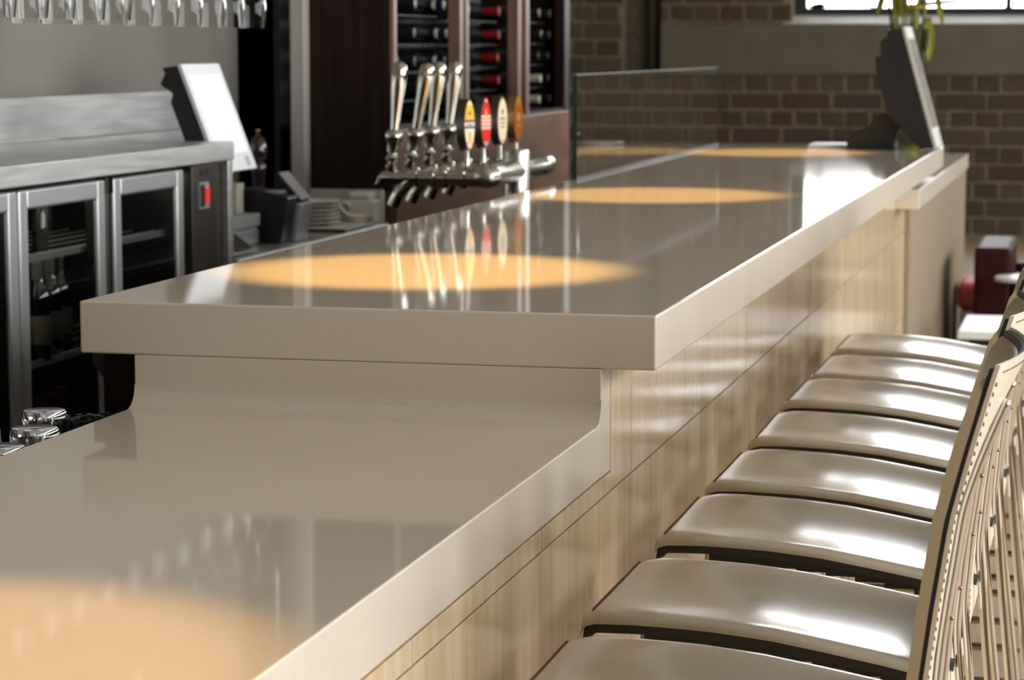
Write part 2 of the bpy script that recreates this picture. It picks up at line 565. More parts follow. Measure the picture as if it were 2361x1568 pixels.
rest = bmesh.new()
nb = 0
BAND = (1.265, 1.660)
for row in range(int(H_CEIL / CH)):
    zc = (row + .5) * CH + 0.023
    if zc + CH / 2 > H_CEIL:
        continue
    header = row % 2 == 0
    pitch_ = 0.20 if header else 0.40
    x = X_LEFT + (0.0 if header else 0.10) + random.uniform(-.01, .01)
    while x < XR - .05:
        w = pitch_ - 0.020
        xc = x + pitch_ / 2
        x += pitch_
        a, b_ = xc - w / 2, xc + w / 2
        # trim at the recess, the window and the rendered band
        if zc > 1.27 and b_ > SLOT[0] and a < SLOT[1]:
            if a < SLOT[0] - .03:
                b_ = SLOT[0] - .002
            elif b_ > SLOT[1] + .03:
                a = SLOT[1] + .002
            else:
                continue
        if BAND[0] + CH / 2 < zc < BAND[1] - CH / 2 and b_ > SLOT[1]:
            continue
        if wz0 - .02 < zc < wz1 and b_ > wx0 and a < wx1:
            if a < wx0 - .03:
                b_ = wx0 - .002
            elif b_ > wx1 + .03:
                a = wx1 + .002
            else:
                continue
        if b_ - a < .05 or (wz0 - .02 < zc < BACK_WIN2[3] and b_ > BACK_WIN2[0] and a < BACK_WIN2[1]):
            continue
        near = -3.75 < xc < 0.75 and zc < 2.1
        if near and nb < 300:
            link('brick', brick_mesh(b_ - a, random.randrange(3)), wall,
                 ((a + b_) / 2, BACK_Y - 0.004 + random.uniform(-.003, .003), zc), (0, random.uniform(-.006, .006), 0))
            nb += 1
        elif xc > -4.2:
            add_box(rest, a, b_, BACK_Y - 0.002, BACK_Y + .03, zc - CH / 2 + .010, zc + CH / 2 - .010)
o = link('brickwork', me_from_bm(rest, 'brickwork', mt['brick']), wall)
o['kind'] = 'stuff'
struct(box('trim_1', SLOT[1], XR, BACK_Y - .022, BACK_Y + .02, BAND[0], BAND[1], mt['render'], bevel=.004), 'smooth painted render band under the window', 'trim')
tube('pipe', [(-2.97, BACK_Y + .16, 1.27), (-2.97, BACK_Y + .16, H_CEIL)], 0.030, mt['pipe'], wall, 12)

# back window: sloping sill, frame, glass, painted lettering
w1 = bpy.data.objects.new('window_1', None)
C.objects.link(w1)
struct(w1, 'bright window with grey-green steel frame and white sloping sill', 'window')
prism('window_sill', [(BACK_Y - .020, BAND[1] + .001), (BACK_Y + .36, BAND[1] + .001), (BACK_Y + .36, 1.745), (BACK_Y + .17, 1.728), (BACK_Y - .020, BAND[1] + .004)],
      'X', wx0 - .06, wx1, mt['sill'], w1)
fy0, fy1 = BACK_Y + .17, BACK_Y + .24
FB, FT = 1.724, 1.788
bm = bmesh.new()
add_box(bm, wx0, wx1, fy0, fy1, FB, FT)
add_box(bm, wx0, wx1, fy0, fy1, wz1 - .08, wz1)
add_box(bm, wx0, wx0 + .10, fy0, fy1, FT, wz1 - .08)
add_box(bm, wx1 - .10, wx1, fy0, fy1, FT, wz1 - .08)
link('window_frame', me_from_bm(bm, 'window_frame', mt['frame']), w1)
box('mullion', -.195, -.145, fy0, fy1, FT, wz1 - .08, mt['frame'], w1)
box('transom', wx0 + .10, wx1 - .10, fy0 + .01, fy1 - .01, 2.80, 2.85, mt['frame'], w1)
for (a, b_) in ((wx0 + .10, -.195), (-.145, wx1 - .10)):
    for (c, d_) in ((FT, 2.80), (2.85, wz1 - .08)):
        box('pane', a, b_, fy0 + .032, fy0 + .036, c, d_, mt['pane_window'], w1)
# painted blue flourishes on the glass
STROKES = [([(-1.19, 1.79), (-1.45, 1.835), (-1.66, 1.885), (-1.53, 1.92), (-1.57, 1.96), (-1.72, 2.02)], .016),
           ([(-1.725, 1.80), (-1.64, 1.805), (-1.58, 1.805)], .022),
           ([(-1.04, 1.79), (-.92, 1.80), (-.60, 1.83), (-.35, 1.80)], .020),
           ([(-.12, 1.80), (.05, 1.85), (.22, 1.80)], .018),
           ([(-1.4, 2.10), (-1.0, 2.25), (-.6, 2.15), (-.3, 2.3)], .02)]
for pts_, wd in STROKES:
    P_ = smooth_path([(p[0], fy0 + .026, p[1]) for p in pts_], 6)
    bm = bmesh.new()
    A, B = [], []
    for i, p in enumerate(P_):
        tg = (P_[min(i + 1, len(P_) - 1)] - P_[max(i - 1, 0)]).normalized()
        nn = Vector((-tg.z, 0, tg.x)) * wd * (.35 + .65 * math.sin(PI * i / (len(P_) - 1)))
        A.append(bm.verts.new(p + nn)); B.append(bm.verts.new(p - nn))
    for i in range(len(P_) - 1):
        bm.faces.new((A[i], A[i + 1], B[i + 1], B[i]))
    bmesh.ops.solidify(bm, geom=bm.faces[:], thickness=.002)
    link('painted_stroke', me_from_bm(bm, 'painted_stroke', mt['decal']), w1)

w2 = bpy.data.objects.new('window_9', None)
C.objects.link(w2)
struct(w2, 'second window with grey-green frame further right in the brick wall', 'window')
ax0, ax1, az0, az1 = BACK_WIN2
bm = bmesh.new()
add_box(bm, ax0, ax1, fy0, fy1, FB, FT); add_box(bm, ax0, ax1, fy0, fy1, az1 - .08, az1)
add_box(bm, ax0, ax0 + .10, fy0, fy1, FT, az1 - .08); add_box(bm, ax1 - .10, ax1, fy0, fy1, FT, az1 - .08)
link('window_frame', me_from_bm(bm, 'window_frame', mt['frame']), w2)
box('mullion', (ax0 + ax1) / 2 - .025, (ax0 + ax1) / 2 + .025, fy0, fy1, FT, az1 - .08, mt['frame'], w2)
prism('window_sill', [(BACK_Y - .020, BAND[1] + .001), (BACK_Y + .36, BAND[1] + .001), (BACK_Y + .36, 1.745), (BACK_Y + .17, 1.728), (BACK_Y - .020, BAND[1] + .004)],
      'X', ax0, ax1, mt['sill'], w2)

# left walls, black sheet for the dark void and column behind the bar
struct(box('wall_left', -2.55, -2.228, Y_REAR, 4.40, 0, H_CEIL, mt['plaster']), 'grey plaster wall behind the back bar', 'wall')
struct(box('wall_shade', X_LEFT, -1.95, 6.4, 6.6, 0, H_CEIL, mt['shadeblack']), 'near-black sheet painting the shade of the gap beside the wine cabinet', 'wall')  # black sheet put up to paint the shade of an open void
struct(box('wall_corner', X_LEFT - .1, X_LEFT, Y_REAR, BACK_Y + .4, 0, H_CEIL, mt['shadeblack']), 'dark end wall of the gap behind the bar', 'wall')
struct(box('trim_2', -2.030, -1.981, 4.36, 4.42, 0, H_CEIL, mt['column'], bevel=.004), 'slim grey column beside the dark wine cabinet', 'column')

# ================================================================== THE BAR COUNTER
bar = thing('bar_counter', 'long cream stone bar counter with raised top and travertine tiled front', 'bar counter', (-0.45, 0, 0))
bar_off = Vector((-0.45, 0, 0))


def part_of_bar(o):
    o.parent = bar
    o.location = Vector(o.location) - bar_off
    return o


ZT, TH = 1.10, 0.08
XL, XF = -0.890, -0.080
LT = 6.22
part_of_bar(box('upper_worktop', XL, 0, 0, LT, ZT - TH, ZT, mt['stone'], bevel=.004, seg=3))
# riser + lower worktop: one folded profile with a coved inner corner
ZL = 0.94
part_of_bar(box('end_riser', -0.802, XF, 0.0, 0.068, ZL - TH, ZT - TH, mt['stone'], bevel=.002))
part_of_bar(box('lower_worktop', -0.806, XF, -2.75, 0.001, ZL - TH, ZL, mt['stone'], bevel=.003))
cv = [(0.0, ZL - .001), (0.0, ZL + .035)] + [(-.035 + .035 * math.cos(a), ZL + .035 - .035 * math.sin(a)) for a in [PI / 2 * i / 6 for i in range(7)]]
cove = [(-.036, ZL - .001), (0.002, ZL - .001), (0.002, ZL + .036)] + [(-.035 + .035 * math.cos(PI / 2 * i / 6), ZL + .035 - .035 * math.sin(PI / 2 * i / 6)) for i in range(7)]
part_of_bar(prism('cove', cove, 'X', -0.802, XF, mt['stone']))
smooth_by_angle(bar.children[-1], 30)
# carcass
part_of_bar(box('carcass', -0.80, -0.105, -2.72, 0.06, 0.0, ZL - TH, mt['grout']))
part_of_bar(box('carcass', -0.884, -0.100, 0.075, 4.98, 0.0, ZT - TH, mt['darkwood']))
part_of_bar(prism('bracket', [(-.930, 1.021), (-.930, .985), (-.906, .957), (-.897, .953), (-.890, .957), (-.887, .965), (-.887, 1.021)], 'Y', .14, .165, mt['black']))
# grout bed and travertine tiles, half bond
part_of_bar(box('grout_bed', -0.105, -0.0865, -2.72, 0.068, 0.0, ZL - TH, mt['grout']))
part_of_bar(box('grout_bed', -0.105, -0.0865, 0.068, 5.0, 0.0, ZT - TH, mt['grout']))
TW, GR = 0.6145, 0.003
tile_cache = {}


def tile(y0, y1, z0, z1):
    key = (round(y1 - y0, 3), round(z1 - z0, 3))
    if key not in tile_cache:
        bm_ = add_box(bmesh.new(), -0.0065, 0.0065, -(y1 - y0) / 2, (y1 - y0) / 2, -(z1 - z0) / 2, (z1 - z0) / 2, .0005, 1)
        tile_cache[key] = me_from_bm(bm_, 'tile', mt['tile'])
    o = link('tile', tile_cache[key], bar, (-0.0865 + .0003 - bar_off.x, (y0 + y1) / 2, (z0 + z1) / 2))
    o.rotation_euler = (0, random.uniform(-.0008, .0008), random.uniform(-.0008, .0008))


def tile_row(z0, z1, j0, ya, yb):
    y = j0
    while y < yb:
        a, b_ = max(y + GR / 2, ya), min(y + TW - GR / 2, yb)
        if b_ - a > .02:
            tile(a, b_, z0 + GR / 2, z1 - GR / 2)
        y += TW


GZ = 0.829
ZFAR = 0.932
for (z0, z1, j0, ztop) in [(GZ, 2, -0.998, True), (GZ - .31, GZ, -0.701, False), (GZ - .62, GZ - .31, -0.998, False), (0.004, GZ - .62, -0.701, False)]:
    j0 -= TW * 3
    if ztop:
        tile_row(z0, ZL - TH, j0, -2.72, 0.068)
        tile_row(z0, ZT - TH, j0, 0.070, 4.995)
        tile_row(z0, ZFAR, j0, 4.997, 5.40)
    else:
        tile_row(z0, z1, j0, -2.72, 5.40)
# far section: slightly lower, wider slab on tan panels
part_of_bar(box('grout_bed', -0.105, -0.0865, 5.0, 5.40, 0.0, 0.932, mt['grout']))
part_of_bar(box('far_worktop', -0.88, 0.0, 5.0, 7.95, 0.932, 1.0, mt['stone'], bevel=.003))
part_of_bar(box('carcass', -0.86, -0.105, 5.0, 5.40, 0, 0.932, mt['darkwood']))
part_of_bar(box('spacer', -0.86, -0.12, 5.02, 6.2, 1.0, ZT - TH, mt['darkwood']))
part_of_bar(box('end_panel', -0.86, -0.060, 5.40, 8.85, 0.0, 0.932, mt['tanpanel'], bevel=.003))

# glass screen standing on the service edge
gs = thing('glass_screen', 'low frameless glass screen standing along the service edge of the bar', 'glass screen', (-.875, 4.8, ZT))
box('pane', -.005, .005, -1.30, 1.34, .010, .302, mt['glass_screen'], gs)
eg_ = M('green_glass_edge', (.01, .03, .02), .2)
box('edge_strip', -.0065, .0065, -1.304, -1.298, .004, .302, eg_, gs)
box('edge_strip', -.0055, .0055, 1.334, 1.343, .004, .303, eg_, gs)
box('edge_strip', -.0052, .0052, -1.298, 1.334, .3015, .304, M('glass_edge_highlight', (.30, .36, .36), .25), gs)  # pale strip paints the highlight along the top edge
box('channel', -.007, .007, -1.30, 1.34, .0, .010, mt['darksteel'], gs)

# ================================================================== BAR STOOLS
SP = [(-.030, .722), (-.027, .738), (-.018, .7475), (-.004, .7535), (.02, .7565), (.05, .7575), (.08, .757), (.115, .756), (.15, .7545), (.19, .751), (.23, .747), (.265, .7415), (.30, .736), (.335, .730), (.37, .724), (.405, .717), (.435, .709)]
BP = [(.424, .62), (.424, .70), (.427, .76), (.431, .816), (.441, .895), (.455, .989), (.465, 1.03), (.476, 1.073), (.487, 1.115), (.499, 1.155)]
HW = 0.192


def interp(tab, t, k0, k1):
    for a, b in zip(tab[:-1], tab[1:]):
        if a[k0] <= t <= b[k0]:
            f = (t - a[k0]) / (b[k0] - a[k0])
            return a[k1] + f * (b[k1] - a[k1])
    return tab[0][k1] if t < tab[0][k0] else tab[-1][k1]


def make_stool(label):
    """local origin on the floor; local x as the room's x (front towards the bar), local y centred on the seat"""
    t = thing('bar_stool', label, 'bar stool', (0, 0, 0), 0, 'leather bar stools along the bar')
    vs_ = [-1, -.985, -.965, -.935, -.88, -.75, -.6, -.4, -.2, 0, .2, .4, .6, .75, .88, .935, .965, .985, 1]
    dropt = {1: .0110, .985: .0072, .965: .0044, .935: .0021, .88: .0004}

    def seat_pt(x, z, v, dz=0.0, wk=1.0):
        w = HW
        if x < .03:                       # rounded front corners
            q = (.03 - x) / .06
            w = HW - .035 * q * q
        dip = .013 * max(0, min(1, (x + .01) / .10))
        zz = z - dip * (1 - abs(v) ** 2.2)
        zz -= dropt.get(abs(v), 0.0)
        return Vector((x, v * w * wk, zz + dz))
    top = [[seat_pt(x, z, v) for v in vs_] for (x, z) in SP]
    bot = [[seat_pt(x, z, v, -.005, .998) for v in vs_] for (x, z) in SP]
    grid_solid('seat', top, bot, mt['leather'], t, 60)
    SP2 = [(x + (.004 if i < 3 else 0), z) for i, (x, z) in enumerate(SP)]
    top = [[seat_pt(x, z, v, -.0055, .985) for v in vs_] for (x, z) in SP2]
    bot = [[seat_pt(x, z, v, -.0055 - .0125 - .006 * (1 - v * v), .965) for v in vs_] for (x, z) in SP2]
    pan = grid_solid('seat_pan', top, bot, mt['blackedge'], t, 50)
    # stitches along the front rim of the seat
    bm = bmesh.new()
    for i in range(44):
        y = -HW * .80 + i * HW * 1.6 / 43
        p = seat_pt(-.012, interp(SP, -.012, 0, 1), 0.2)
        add_box(bm, -.0135, -.0105, y - .0016, y + .0016, p.z - .002, p.z + .0012)
    link('stitching', me_from_bm(bm, 'stitching', mt['thread']), bpy_seat(t))['kind'] = 'stuff'
    # backrest: tan front shell, black binding, cream rear panel
    hv = [-1, -.97, -.9, -.75, -.55, -.35, -.15, 0, .15, .35, .55, .75, .9, .97, 1]

    def back_pt(z, v, off, wk=1.0, zmax=1.155):
        xe = interp(BP, z, 1, 0)
        q = max(0.0, (z - .97) / (1.155 - .97))
        bulge = .027 * q ** 1.6 * (1 - abs(v) ** 2.0)
        ww = HW
        if z > zmax - .022:               # rounded upper corners
            k = (z - (zmax - .022)) / .022
            ww = HW - .010 * k * k
        return Vector((xe + bulge + off, v * ww * wk, z))

    def zs_(z0, z1, n=26):
        return [z0 + (z1 - z0) * (i / n) for i in range(n - 3)] + [z1 - .018, z1 - .010, z1 - .004, z1]

    def shell(name, o0, o1, zt, wk, mat, z0=.640):
        zz = zs_(z0, zt)
        def lead(z):                      # the front shell thins out towards its top
            if o0 > .001:
                return o0
            k = max(0.0, (z - (zt - .035)) / .035)
            return o0 + (o1 - o0 - .001) * k * k
        A = [[back_pt(z, v, lead(z), wk, zt) for v in hv] for z in zz]
        B = [[back_pt(z, v, o1, wk, zt) for v in hv] for z in zz]
        return grid_solid(name, A, B, mat, t, 50)
    shell('front_shell', 0.0, .0125, 1.143, 1.0, mt['leather_tan'])
    shell('edge_binding', .0125, .0175, 1.151, .995, mt['blackedge'])
    rear = shell('rear_panel', .0175, .0225, 1.155, 1.0, mt['leather_back'])
    bm = bmesh.new()
    for s in (-1, 1):
        z = .65
        while z < 1.140:
            p = back_pt(z, s * .972, .0228)
            p2 = back_pt(z + .006, s * .972, .0228)
            dx = p2.x - p.x
            add_box(bm, p.x - .0006, p.x + .0004 + dx, p.y - .00022, p.y + .00022, z, z + .0045)
            z += .0105
    y = -.17
    while y < .17:
        p = back_pt(1.146, y / HW, .0228)
        add_box(bm, p.x - .0012, p.x + .0009, y, y + .006, 1.1454, 1.1466)
        y += .0105
    link('stitching', me_from_bm(bm, 'stitching', mt['thread']), rear)['kind'] = 'stuff'
    # chrome frame: two rear tubes, front legs, footrest
    for s in (-1, 1):
        yy = s * .078
        pts_ = []
        for z in (1.10, 1.06, 1.02, .98, .93, .88, .83, .78, .73):
            p = back_pt(z, yy / HW, .0225)
            pts_.append((p.x + .0050, yy, z))
        pts_ += [(.459, yy * 1.0, .66), (.466, yy * 1.05, .58), (.480, yy * 1.2, .45), (.503, yy * 1.45, .25), (.53, yy * 1.7, .012)]
        lg = tube('leg', smooth_path(pts_, 5), .0058, mt['chrome_bright'], t, 16, True)
        for z in (1.02, .86):
            p = back_pt(z, yy / HW, .0225)
            lathe('bolt', [(.0, .0105), (.0016, .0103), (.0026, .0092), (.0026, .0)], mt['bolt'], lg, 10, 'X', (p.x + .004, yy, z))
        tube('leg', smooth_path([(.050, s * .11, .742), (.047, s * .112, .60), (.035, s * .125, .35), (.012, s * .15, .012)], 6), .0070, mt['chrome'], t, 14, True)
        tube('seat_rail', smooth_path([(.046, s * .10, .722), (.15, s * .10, .722), (.30, s * .098, .708), (.452, s * .093, .690)], 5), .0085, mt['darksteel'], t, 10)
    bm = bmesh.new()
    for k in range(8):
        xa, xb = .055 + k * .044, .055 + (k + 1) * .044
        za = interp(SP, xa, 0, 1) - .030
        add_box(bm, xa, xb, -.150, .120, za - .020, za)
    bmesh.ops.remove_doubles(bm, verts=bm.verts, dist=1e-5)
    link('under_frame', me_from_bm(bm, 'under_frame', mt['black']), t)
    tube('footrest', [(.026, -.135, .28), (.026, .135, .28)], .009, mt['chrome'], t, 12)
    tube('stretcher', [(.500, -.137, .28), (.500, .137, .28)], .009, mt['chrome'], t, 12)
    tube('stretcher', [(.026, -.133, .30), (.498, -.136, .30)], .008, mt['chrome'], t, 12)
    tube('stretcher', [(.026, .133, .30), (.498, .136, .30)], .008, mt['chrome'], t, 12)
    return t


def bpy_seat(t):
    for ch in t.children:
        if ch.name.split('.')[0] == 'seat':
            return ch


near_edges = [-0.885, -0.398, 0.125, 0.590, 1.075, 1.580, 2.010, 2.486]
slabels = ['pale leather bar stool nearest the camera, its stitched back largest in view',
           'pale leather bar stool second from the camera, under the lower counter end',
           'pale leather bar stool third from the camera, beside the step in the counter',
           'pale leather bar stool fourth from the camera along the tiled bar front',
           'pale leather bar stool fifth from the camera along the tiled bar front',
           'pale leather bar stool sixth from the camera, third from the far end',
           'pale leather bar stool second from the far end of the row',
           'pale leather bar stool at the far end of the row']
stool0 = make_stool(slabels[0])
stool0.location = (0, near_edges[0] + HW, 0)
for k in range(1, 8):
    dup(stool0, slabels[k], (random.uniform(-.004, .004), near_edges[k] + HW, 0), random.uniform(-.012, .012))

# ================================================================== BENCH UNDER THE BAR, GLASSES, STRAWS
bench = thing('under_bar_bench', 'steel work bench behind the bar under the service edge', 'bench', (-1.06, 1.6, 0))
box('bench_top', -.04, .165, -2.6, 3.2, .765, .790, mt['darksteel'], bench, bevel=.003)
for yy in (-2.5, -.2, 3.1):
    for xx in (-.02, .14):
        box('leg', xx - .018, xx + .018, yy - .018, yy + .018, 0, .765, mt['steel'], bench)


def tumbler(label, loc, h, r0, r1):
    """upturned tumbler: open rim down, thick base on top"""
    t = .0022
    prof = [(r0 - t, 0.0), (r0, 0.0), (r0 - (r0 - r1) * .5, h * .5), (r1, h - .006), (r1 - .003, h), (r1 - .012, h - .001), (0.0005, h - .003),
            ]
    inner = [(0.0005, h - .014), (r1 - .006, h - .013), (r1 - t - .001, h - .02), (r0 - (r0 - r1) * .5 - t, h * .5), (r0 - t, 0.0)]
    o = lathe('tumbler', prof + inner, mt['glass'], None, 28, 'Z', (0, 0, 0), 50)
    o.location = loc
    return tag(o, label, 'glass', 'upturned tumblers behind the bar')


tumbler('upturned clear tumbler standing behind the black straw bundle', (-.985, .075, .790), .128, .047, .035)
tumbler('upturned clear tumbler in front of the tallest one by the straws', (-.935, -.07, .790), .124, .048, .037)
tumbler('upturned clear tumbler at the left edge of the picture', (-1.035, -.06, .790), .124, .046, .035)
tumbler('upturned clear tumbler closest to the counter edge at lower left', (-.930, -.20, .790), .117, .047, .038)
sc_ = thing('straw_caddy', 'black box of black drinking straws beside the upturned tumblers', 'straw caddy', (-.882, .0, .790))
bm = bmesh.new()
for (x0, x1, y0, y1) in [(-.045, .058, -.035, -.031), (-.045, .058, .045, .049), (-.045, -.041, -.031, .045), (.054, .058, -.031, .045)]:
    add_box(bm, x0, x1, y0, y1, 0, .105)
add_box(bm, -.041, .054, -.031, .045, 0, .004)
link('box', me_from_bm(bm, 'box', mt['black']), sc_)
sm = me_from_bm(add_tube(bmesh.new(), [(0, 0, 0), (0, 0, .121)], .0042, 8), 'straw', mt['black'])
for i in range(10):
    for j in range(7):
        o = link('straw', sm, sc_, (-.036 + i * .0094 + random.uniform(-.001, .001), -.026 + j * .0105 + random.uniform(-.001, .001), .005 + i * .0012 + random.uniform(-.004, .005)))
        o.rotation_euler = (random.uniform(-.02, .02), random.uniform(-.03, .01), 0)

# ================================================================== BEER FONT
FX, FY = -1.0, 3.30
font = thing('beer_font', 'chrome T-bar beer font with four taps and oval badges behind the bar', 'beer font', (FX, FY, .790))
fz = -.790
lathe('post', [(.050, 0), (.050, .012), (.0365, .016), (.0365, 1.188 + fz), (.034, 1.195 + fz), (.0, 1.198 + fz)], mt['nickel'], font, 32)
BZ = 1.136 + fz
lathe('crossbar', [(.0, -.385), (.016, -.384), (.026, -.377), (.0305, -.36), (.0305, -.315), (.0312, -.313), (.0312, -.309), (.0305, -.307), (.0305, .30), (.0312, .302), (.0312, .306), (.0305, .308),
                   (.0305, .34), (.0305, .372), (.026, .385), (.016, .391), (.0, .392)], mt['nickel'], font, 32, 'Y', (0, 0, BZ))
badge_mats = []
yb, yl, cr, bl = (0.62, 0.40, 0.05), (0.75, 0.62, 0.35), (0.70, 0.60, 0.42), (0.06, 0.07, 0.2)
badge_mats.append(ramp_z(M('badge_yellow_blue', yb, .25), [(0, cr), (.10, (.62, .45, .2)), (.14, cr), (.42, bl), (.47, yl), (.55, bl), (.60, yb), (.9, yl)]))
rd = (0.55, 0.02, 0.015)
badge_mats.append(ramp_z(M('badge_red_cream', rd, .25), [(0, (.45, .25, .3)), (.10, rd), (.36, (.72, .5, .38)), (.50, (.6, .12, .09)), (.53, (.74, .55, .42)), (.66, rd), (.95, (.7, .5, .4))]))
badge_mats.append(ramp_z(M('badge_cream', cr, .25), [(0, (.55, .42, .24)), (.08, cr), (.94, (.6, .48, .3))]))
badge_mats.append(ramp_z(M('badge_amber', (.45, .14, .01), .25), [(0, (.42, .18, .03)), (.2, (.5, .15, .012)), (.75, (.42, .12, .01)), (1.0, (.55, .36, .04))], interp='LINEAR'))
ink_w, ink_d, ink_b = M('cream_ink', (.8, .7, .5), .5), M('dark_ink', (.10, .08, .06), .5), M('blue_ink', (.05, .06, .2), .5)
ink_r, ink_g, ink_o = M('red_ink', (.5, .02, .015), .5), M('green_ink', (.08, .16, .05), .5), M('orange_ink', (.7, .2, .02), .5)
TAPS = [-.315, -.135, .055, .25]
# how the handles lean: (towards -x / +x, towards camera), in radians
LEAN = [(.10, .02), (.20, .04), (.135, .04), (.115, .02)]
for i, ty in enumerate(TAPS):
    # shank and tap body run from the crossbar towards the bar keeper (-x)
    tp = thing_part = lathe('tap', [(.0, -.305), (.014, -.303), (.019, -.292), (.0205, -.215), (.026, -.211), (.027, -.200), (.021, -.196), (.021, -.166), (.029, -.162), (.029, -.150), (.024, -.146), (.024, -.136), (.029, -.132), (.029, -.118),
                                    (.022, -.114), (.022, -.084), (.030, -.080), (.030, -.066), (.024, -.062), (.024, -.02)], mt['chrome'], font, 20, 'X', (0, ty, BZ - .006))
    hx = -.276
    # pouring spout
    tube('spout', smooth_path([(hx + .065, ty, BZ - .006), (hx + .048, ty, BZ - .020), (hx + .022, ty, BZ - .048), (hx + .004, ty, BZ - .084)], 5), [.019] * 6 + [.0165] * 10, mt['chrome'], tp, 16)
    prism('spur', [(hx - .012, BZ + .012), (hx - .034, BZ - .002), (hx - .046, BZ - .030), (hx - .030, BZ - .018), (hx - .010, BZ - .016)], 'Y', ty - .008, ty + .008, mt['chrome'], tp, .002)
    # handle
    lx, ly = LEAN[i]
    R = Matrix.Translation((hx, ty, BZ + .012)) @ Matrix.Rotation(lx, 4, 'Y') @ Matrix.Rotation(ly, 4, 'X')
    lathe('collar', [(.013, 0), (.016, .004), (.016, .014), (.0105, .018), (.0105, .024), (.017, .028), (.018, .036), (.012, .042), (.0105, .048), (.016, .052), (.0165, .074), (.020, .082), (.0235, .090), (.0245, .097), (.021, .106), (.013, .112)],
          mt['chrome'], tp, 24, 'Z', (0, 0, 0), 40, R)
    lathe('handle', [(.0115, .108), (.0118, .125), (.013, .15), (.016, .19), (.0195, .225), (.0215, .255), (.0215, .272), (.0185, .286), (.012, .2945), (.0, .297)],
          mt['chrome'], tp, 24, 'Z', (0, 0, 0), 60, R)
    # oval badge turned to the customers, on a short stalk over the crossbar
    bx, bz0 = -.062, BZ + .014
    fa = -.40          # face turned towards the seats and the camera
    bdir = Matrix.Rotation(fa, 4, 'Z')
    lathe('stalk', [(.012, -.004), (.012, .008), (.007, .012), (.0055, .05), (.0065, .07)], mt['chrome'], tp, 16, 'Z', (bx, ty, bz0))
    n = 28
    hh, hw_ = .069, .0235

    def lens(k):
        a = 2 * PI * k / n
        zz = math.sin(a)
        xx = math.cos(a)
        return xx * abs(xx) ** .15, zz
    cz = bz0 + .055 + hh
    T4 = Matrix.Translation((bx, ty, cz)) @ bdir

    def plate(name, sc, d0, d1, mat):
        bm_ = bmesh.new()
        A, B = [], []
        for k in range(n):
            u_, w_ = lens(k)
            A.append(bm_.verts.new(T4 @ Vector((d0, u_ * hw_ * sc, w_ * hh * (sc + .02)))))
            B.append(bm_.verts.new(T4 @ Vector((d1, u_ * hw_ * sc, w_ * hh * (sc + .02)))))
        bm_.faces.new(A); bm_.faces.new(list(reversed(B)))
        for k in range(n):
            bm_.faces.new((A[k], B[k], B[(k + 1) % n], A[(k + 1) % n]))
        return smooth_by_angle(link(name, me_from_bm(bm_, name, mat), tp), 50)
    plate('badge', 1.0, -.020, .007, mt['brass'] if i == 3 else mt['darksteel'])
    plate('badge_rim', .97, .007, .0085, mt['brass'])
    plate('badge_face', .92, .0085, .0095, badge_mats[i])
    TX = T4 @ Matrix.Translation((.0097, 0, 0)) @ Matrix(((0, 0, 1, 0), (1, 0, 0, 0), (0, 1, 0, 0), (0, 0, 0, 1)))
    def mark(y, z, w_, h_, mat):          # small printed block on the badge face
        bm_ = bmesh.new()
        add_box(bm_, .0095, .0099, y - w_ / 2, y + w_ / 2, z - h_ / 2, z + h_ / 2)
        bm_.transform(T4)
        link('print_mark', me_from_bm(bm_, 'print_mark', mat), tp)
    if i == 0:
        mark(0, .031, .014, .009, ink_g)
        for q in range(4):
            mark(-.0105 + q * .007, .0005, .005, .005, ink_b)
        mark(0, -.033, .008, .026, ink_o)
    elif i == 1:
        text('lettering', 'CARLTON', .0088, ink_r, tp, TX @ Matrix.Translation((0, .012, 0)))
        text('lettering', 'DRAUGHT', .0086, ink_r, tp, TX @ Matrix.Translation((0, -.009, 0)))
        mark(0, .030, .007, .012, M('gold_ink', (.7, .35, .04), .4))
    elif i == 2:
        mark(0, .026, .009, .014, ink_d)
        for q in range(3):
            mark(-.009 + q * .009, .006, .006, .008, ink_d)
        mark(0, -.006, .024, .004, ink_d)
        mark(0, -.017, .018, .004, ink_b)
    else:
        po_ = M('pale_orange_ink', (.6, .32, .12), .5)
        mark(0, .006, .012, .022, po_)
        mark(0, -.018, .018, .004, po_)

# ================================================================== BACK BAR: FRIDGE UNDER A STEEL TOP
XB = -1.70
top = thing('steel_back_bar_top', 'brushed stainless steel back bar top with upstand over the fridges', 'worktop', (XB, 1.2, 0))
box('slab', -.52, 0, -2.4, 1.71, 1.176, 1.226, mt['steel'], top, bevel=.003)
box('upstand', -.522, -.508, -2.4, 2.70, 1.226, 1.348, mt['steel'], top, bevel=.003)
box('end_leg', -.52, -.004, 1.672, 1.708, 0, 1.176, mt['steel'], top, bevel=.002)

fr = thing('bar_fridge', 'undercounter bar fridge with aluminium framed glass doors full of bottles', 'fridge', (XB, 1.2, 0))
XD = -.022
FY0, FY1 = -1.55, 1.665
dk = mt['darksteel']
bm = bmesh.new()
add_box(bm, -.52, -.50, FY0, FY1, .05, 1.172)
add_box(bm, -.50, XD - .04, FY0, FY0 + .03, .05, 1.172)
add_box(bm, -.50, XD - .04, 1.40, 1.43, .05, 1.172)
add_box(bm, -.50, XD - .04, FY0 + .03, 1.40, .05, .12)
add_box(bm, -.50, XD - .04, FY0 + .03, 1.40, 1.15, 1.172)
link('body', me_from_bm(bm, 'body', mt['black']), fr)
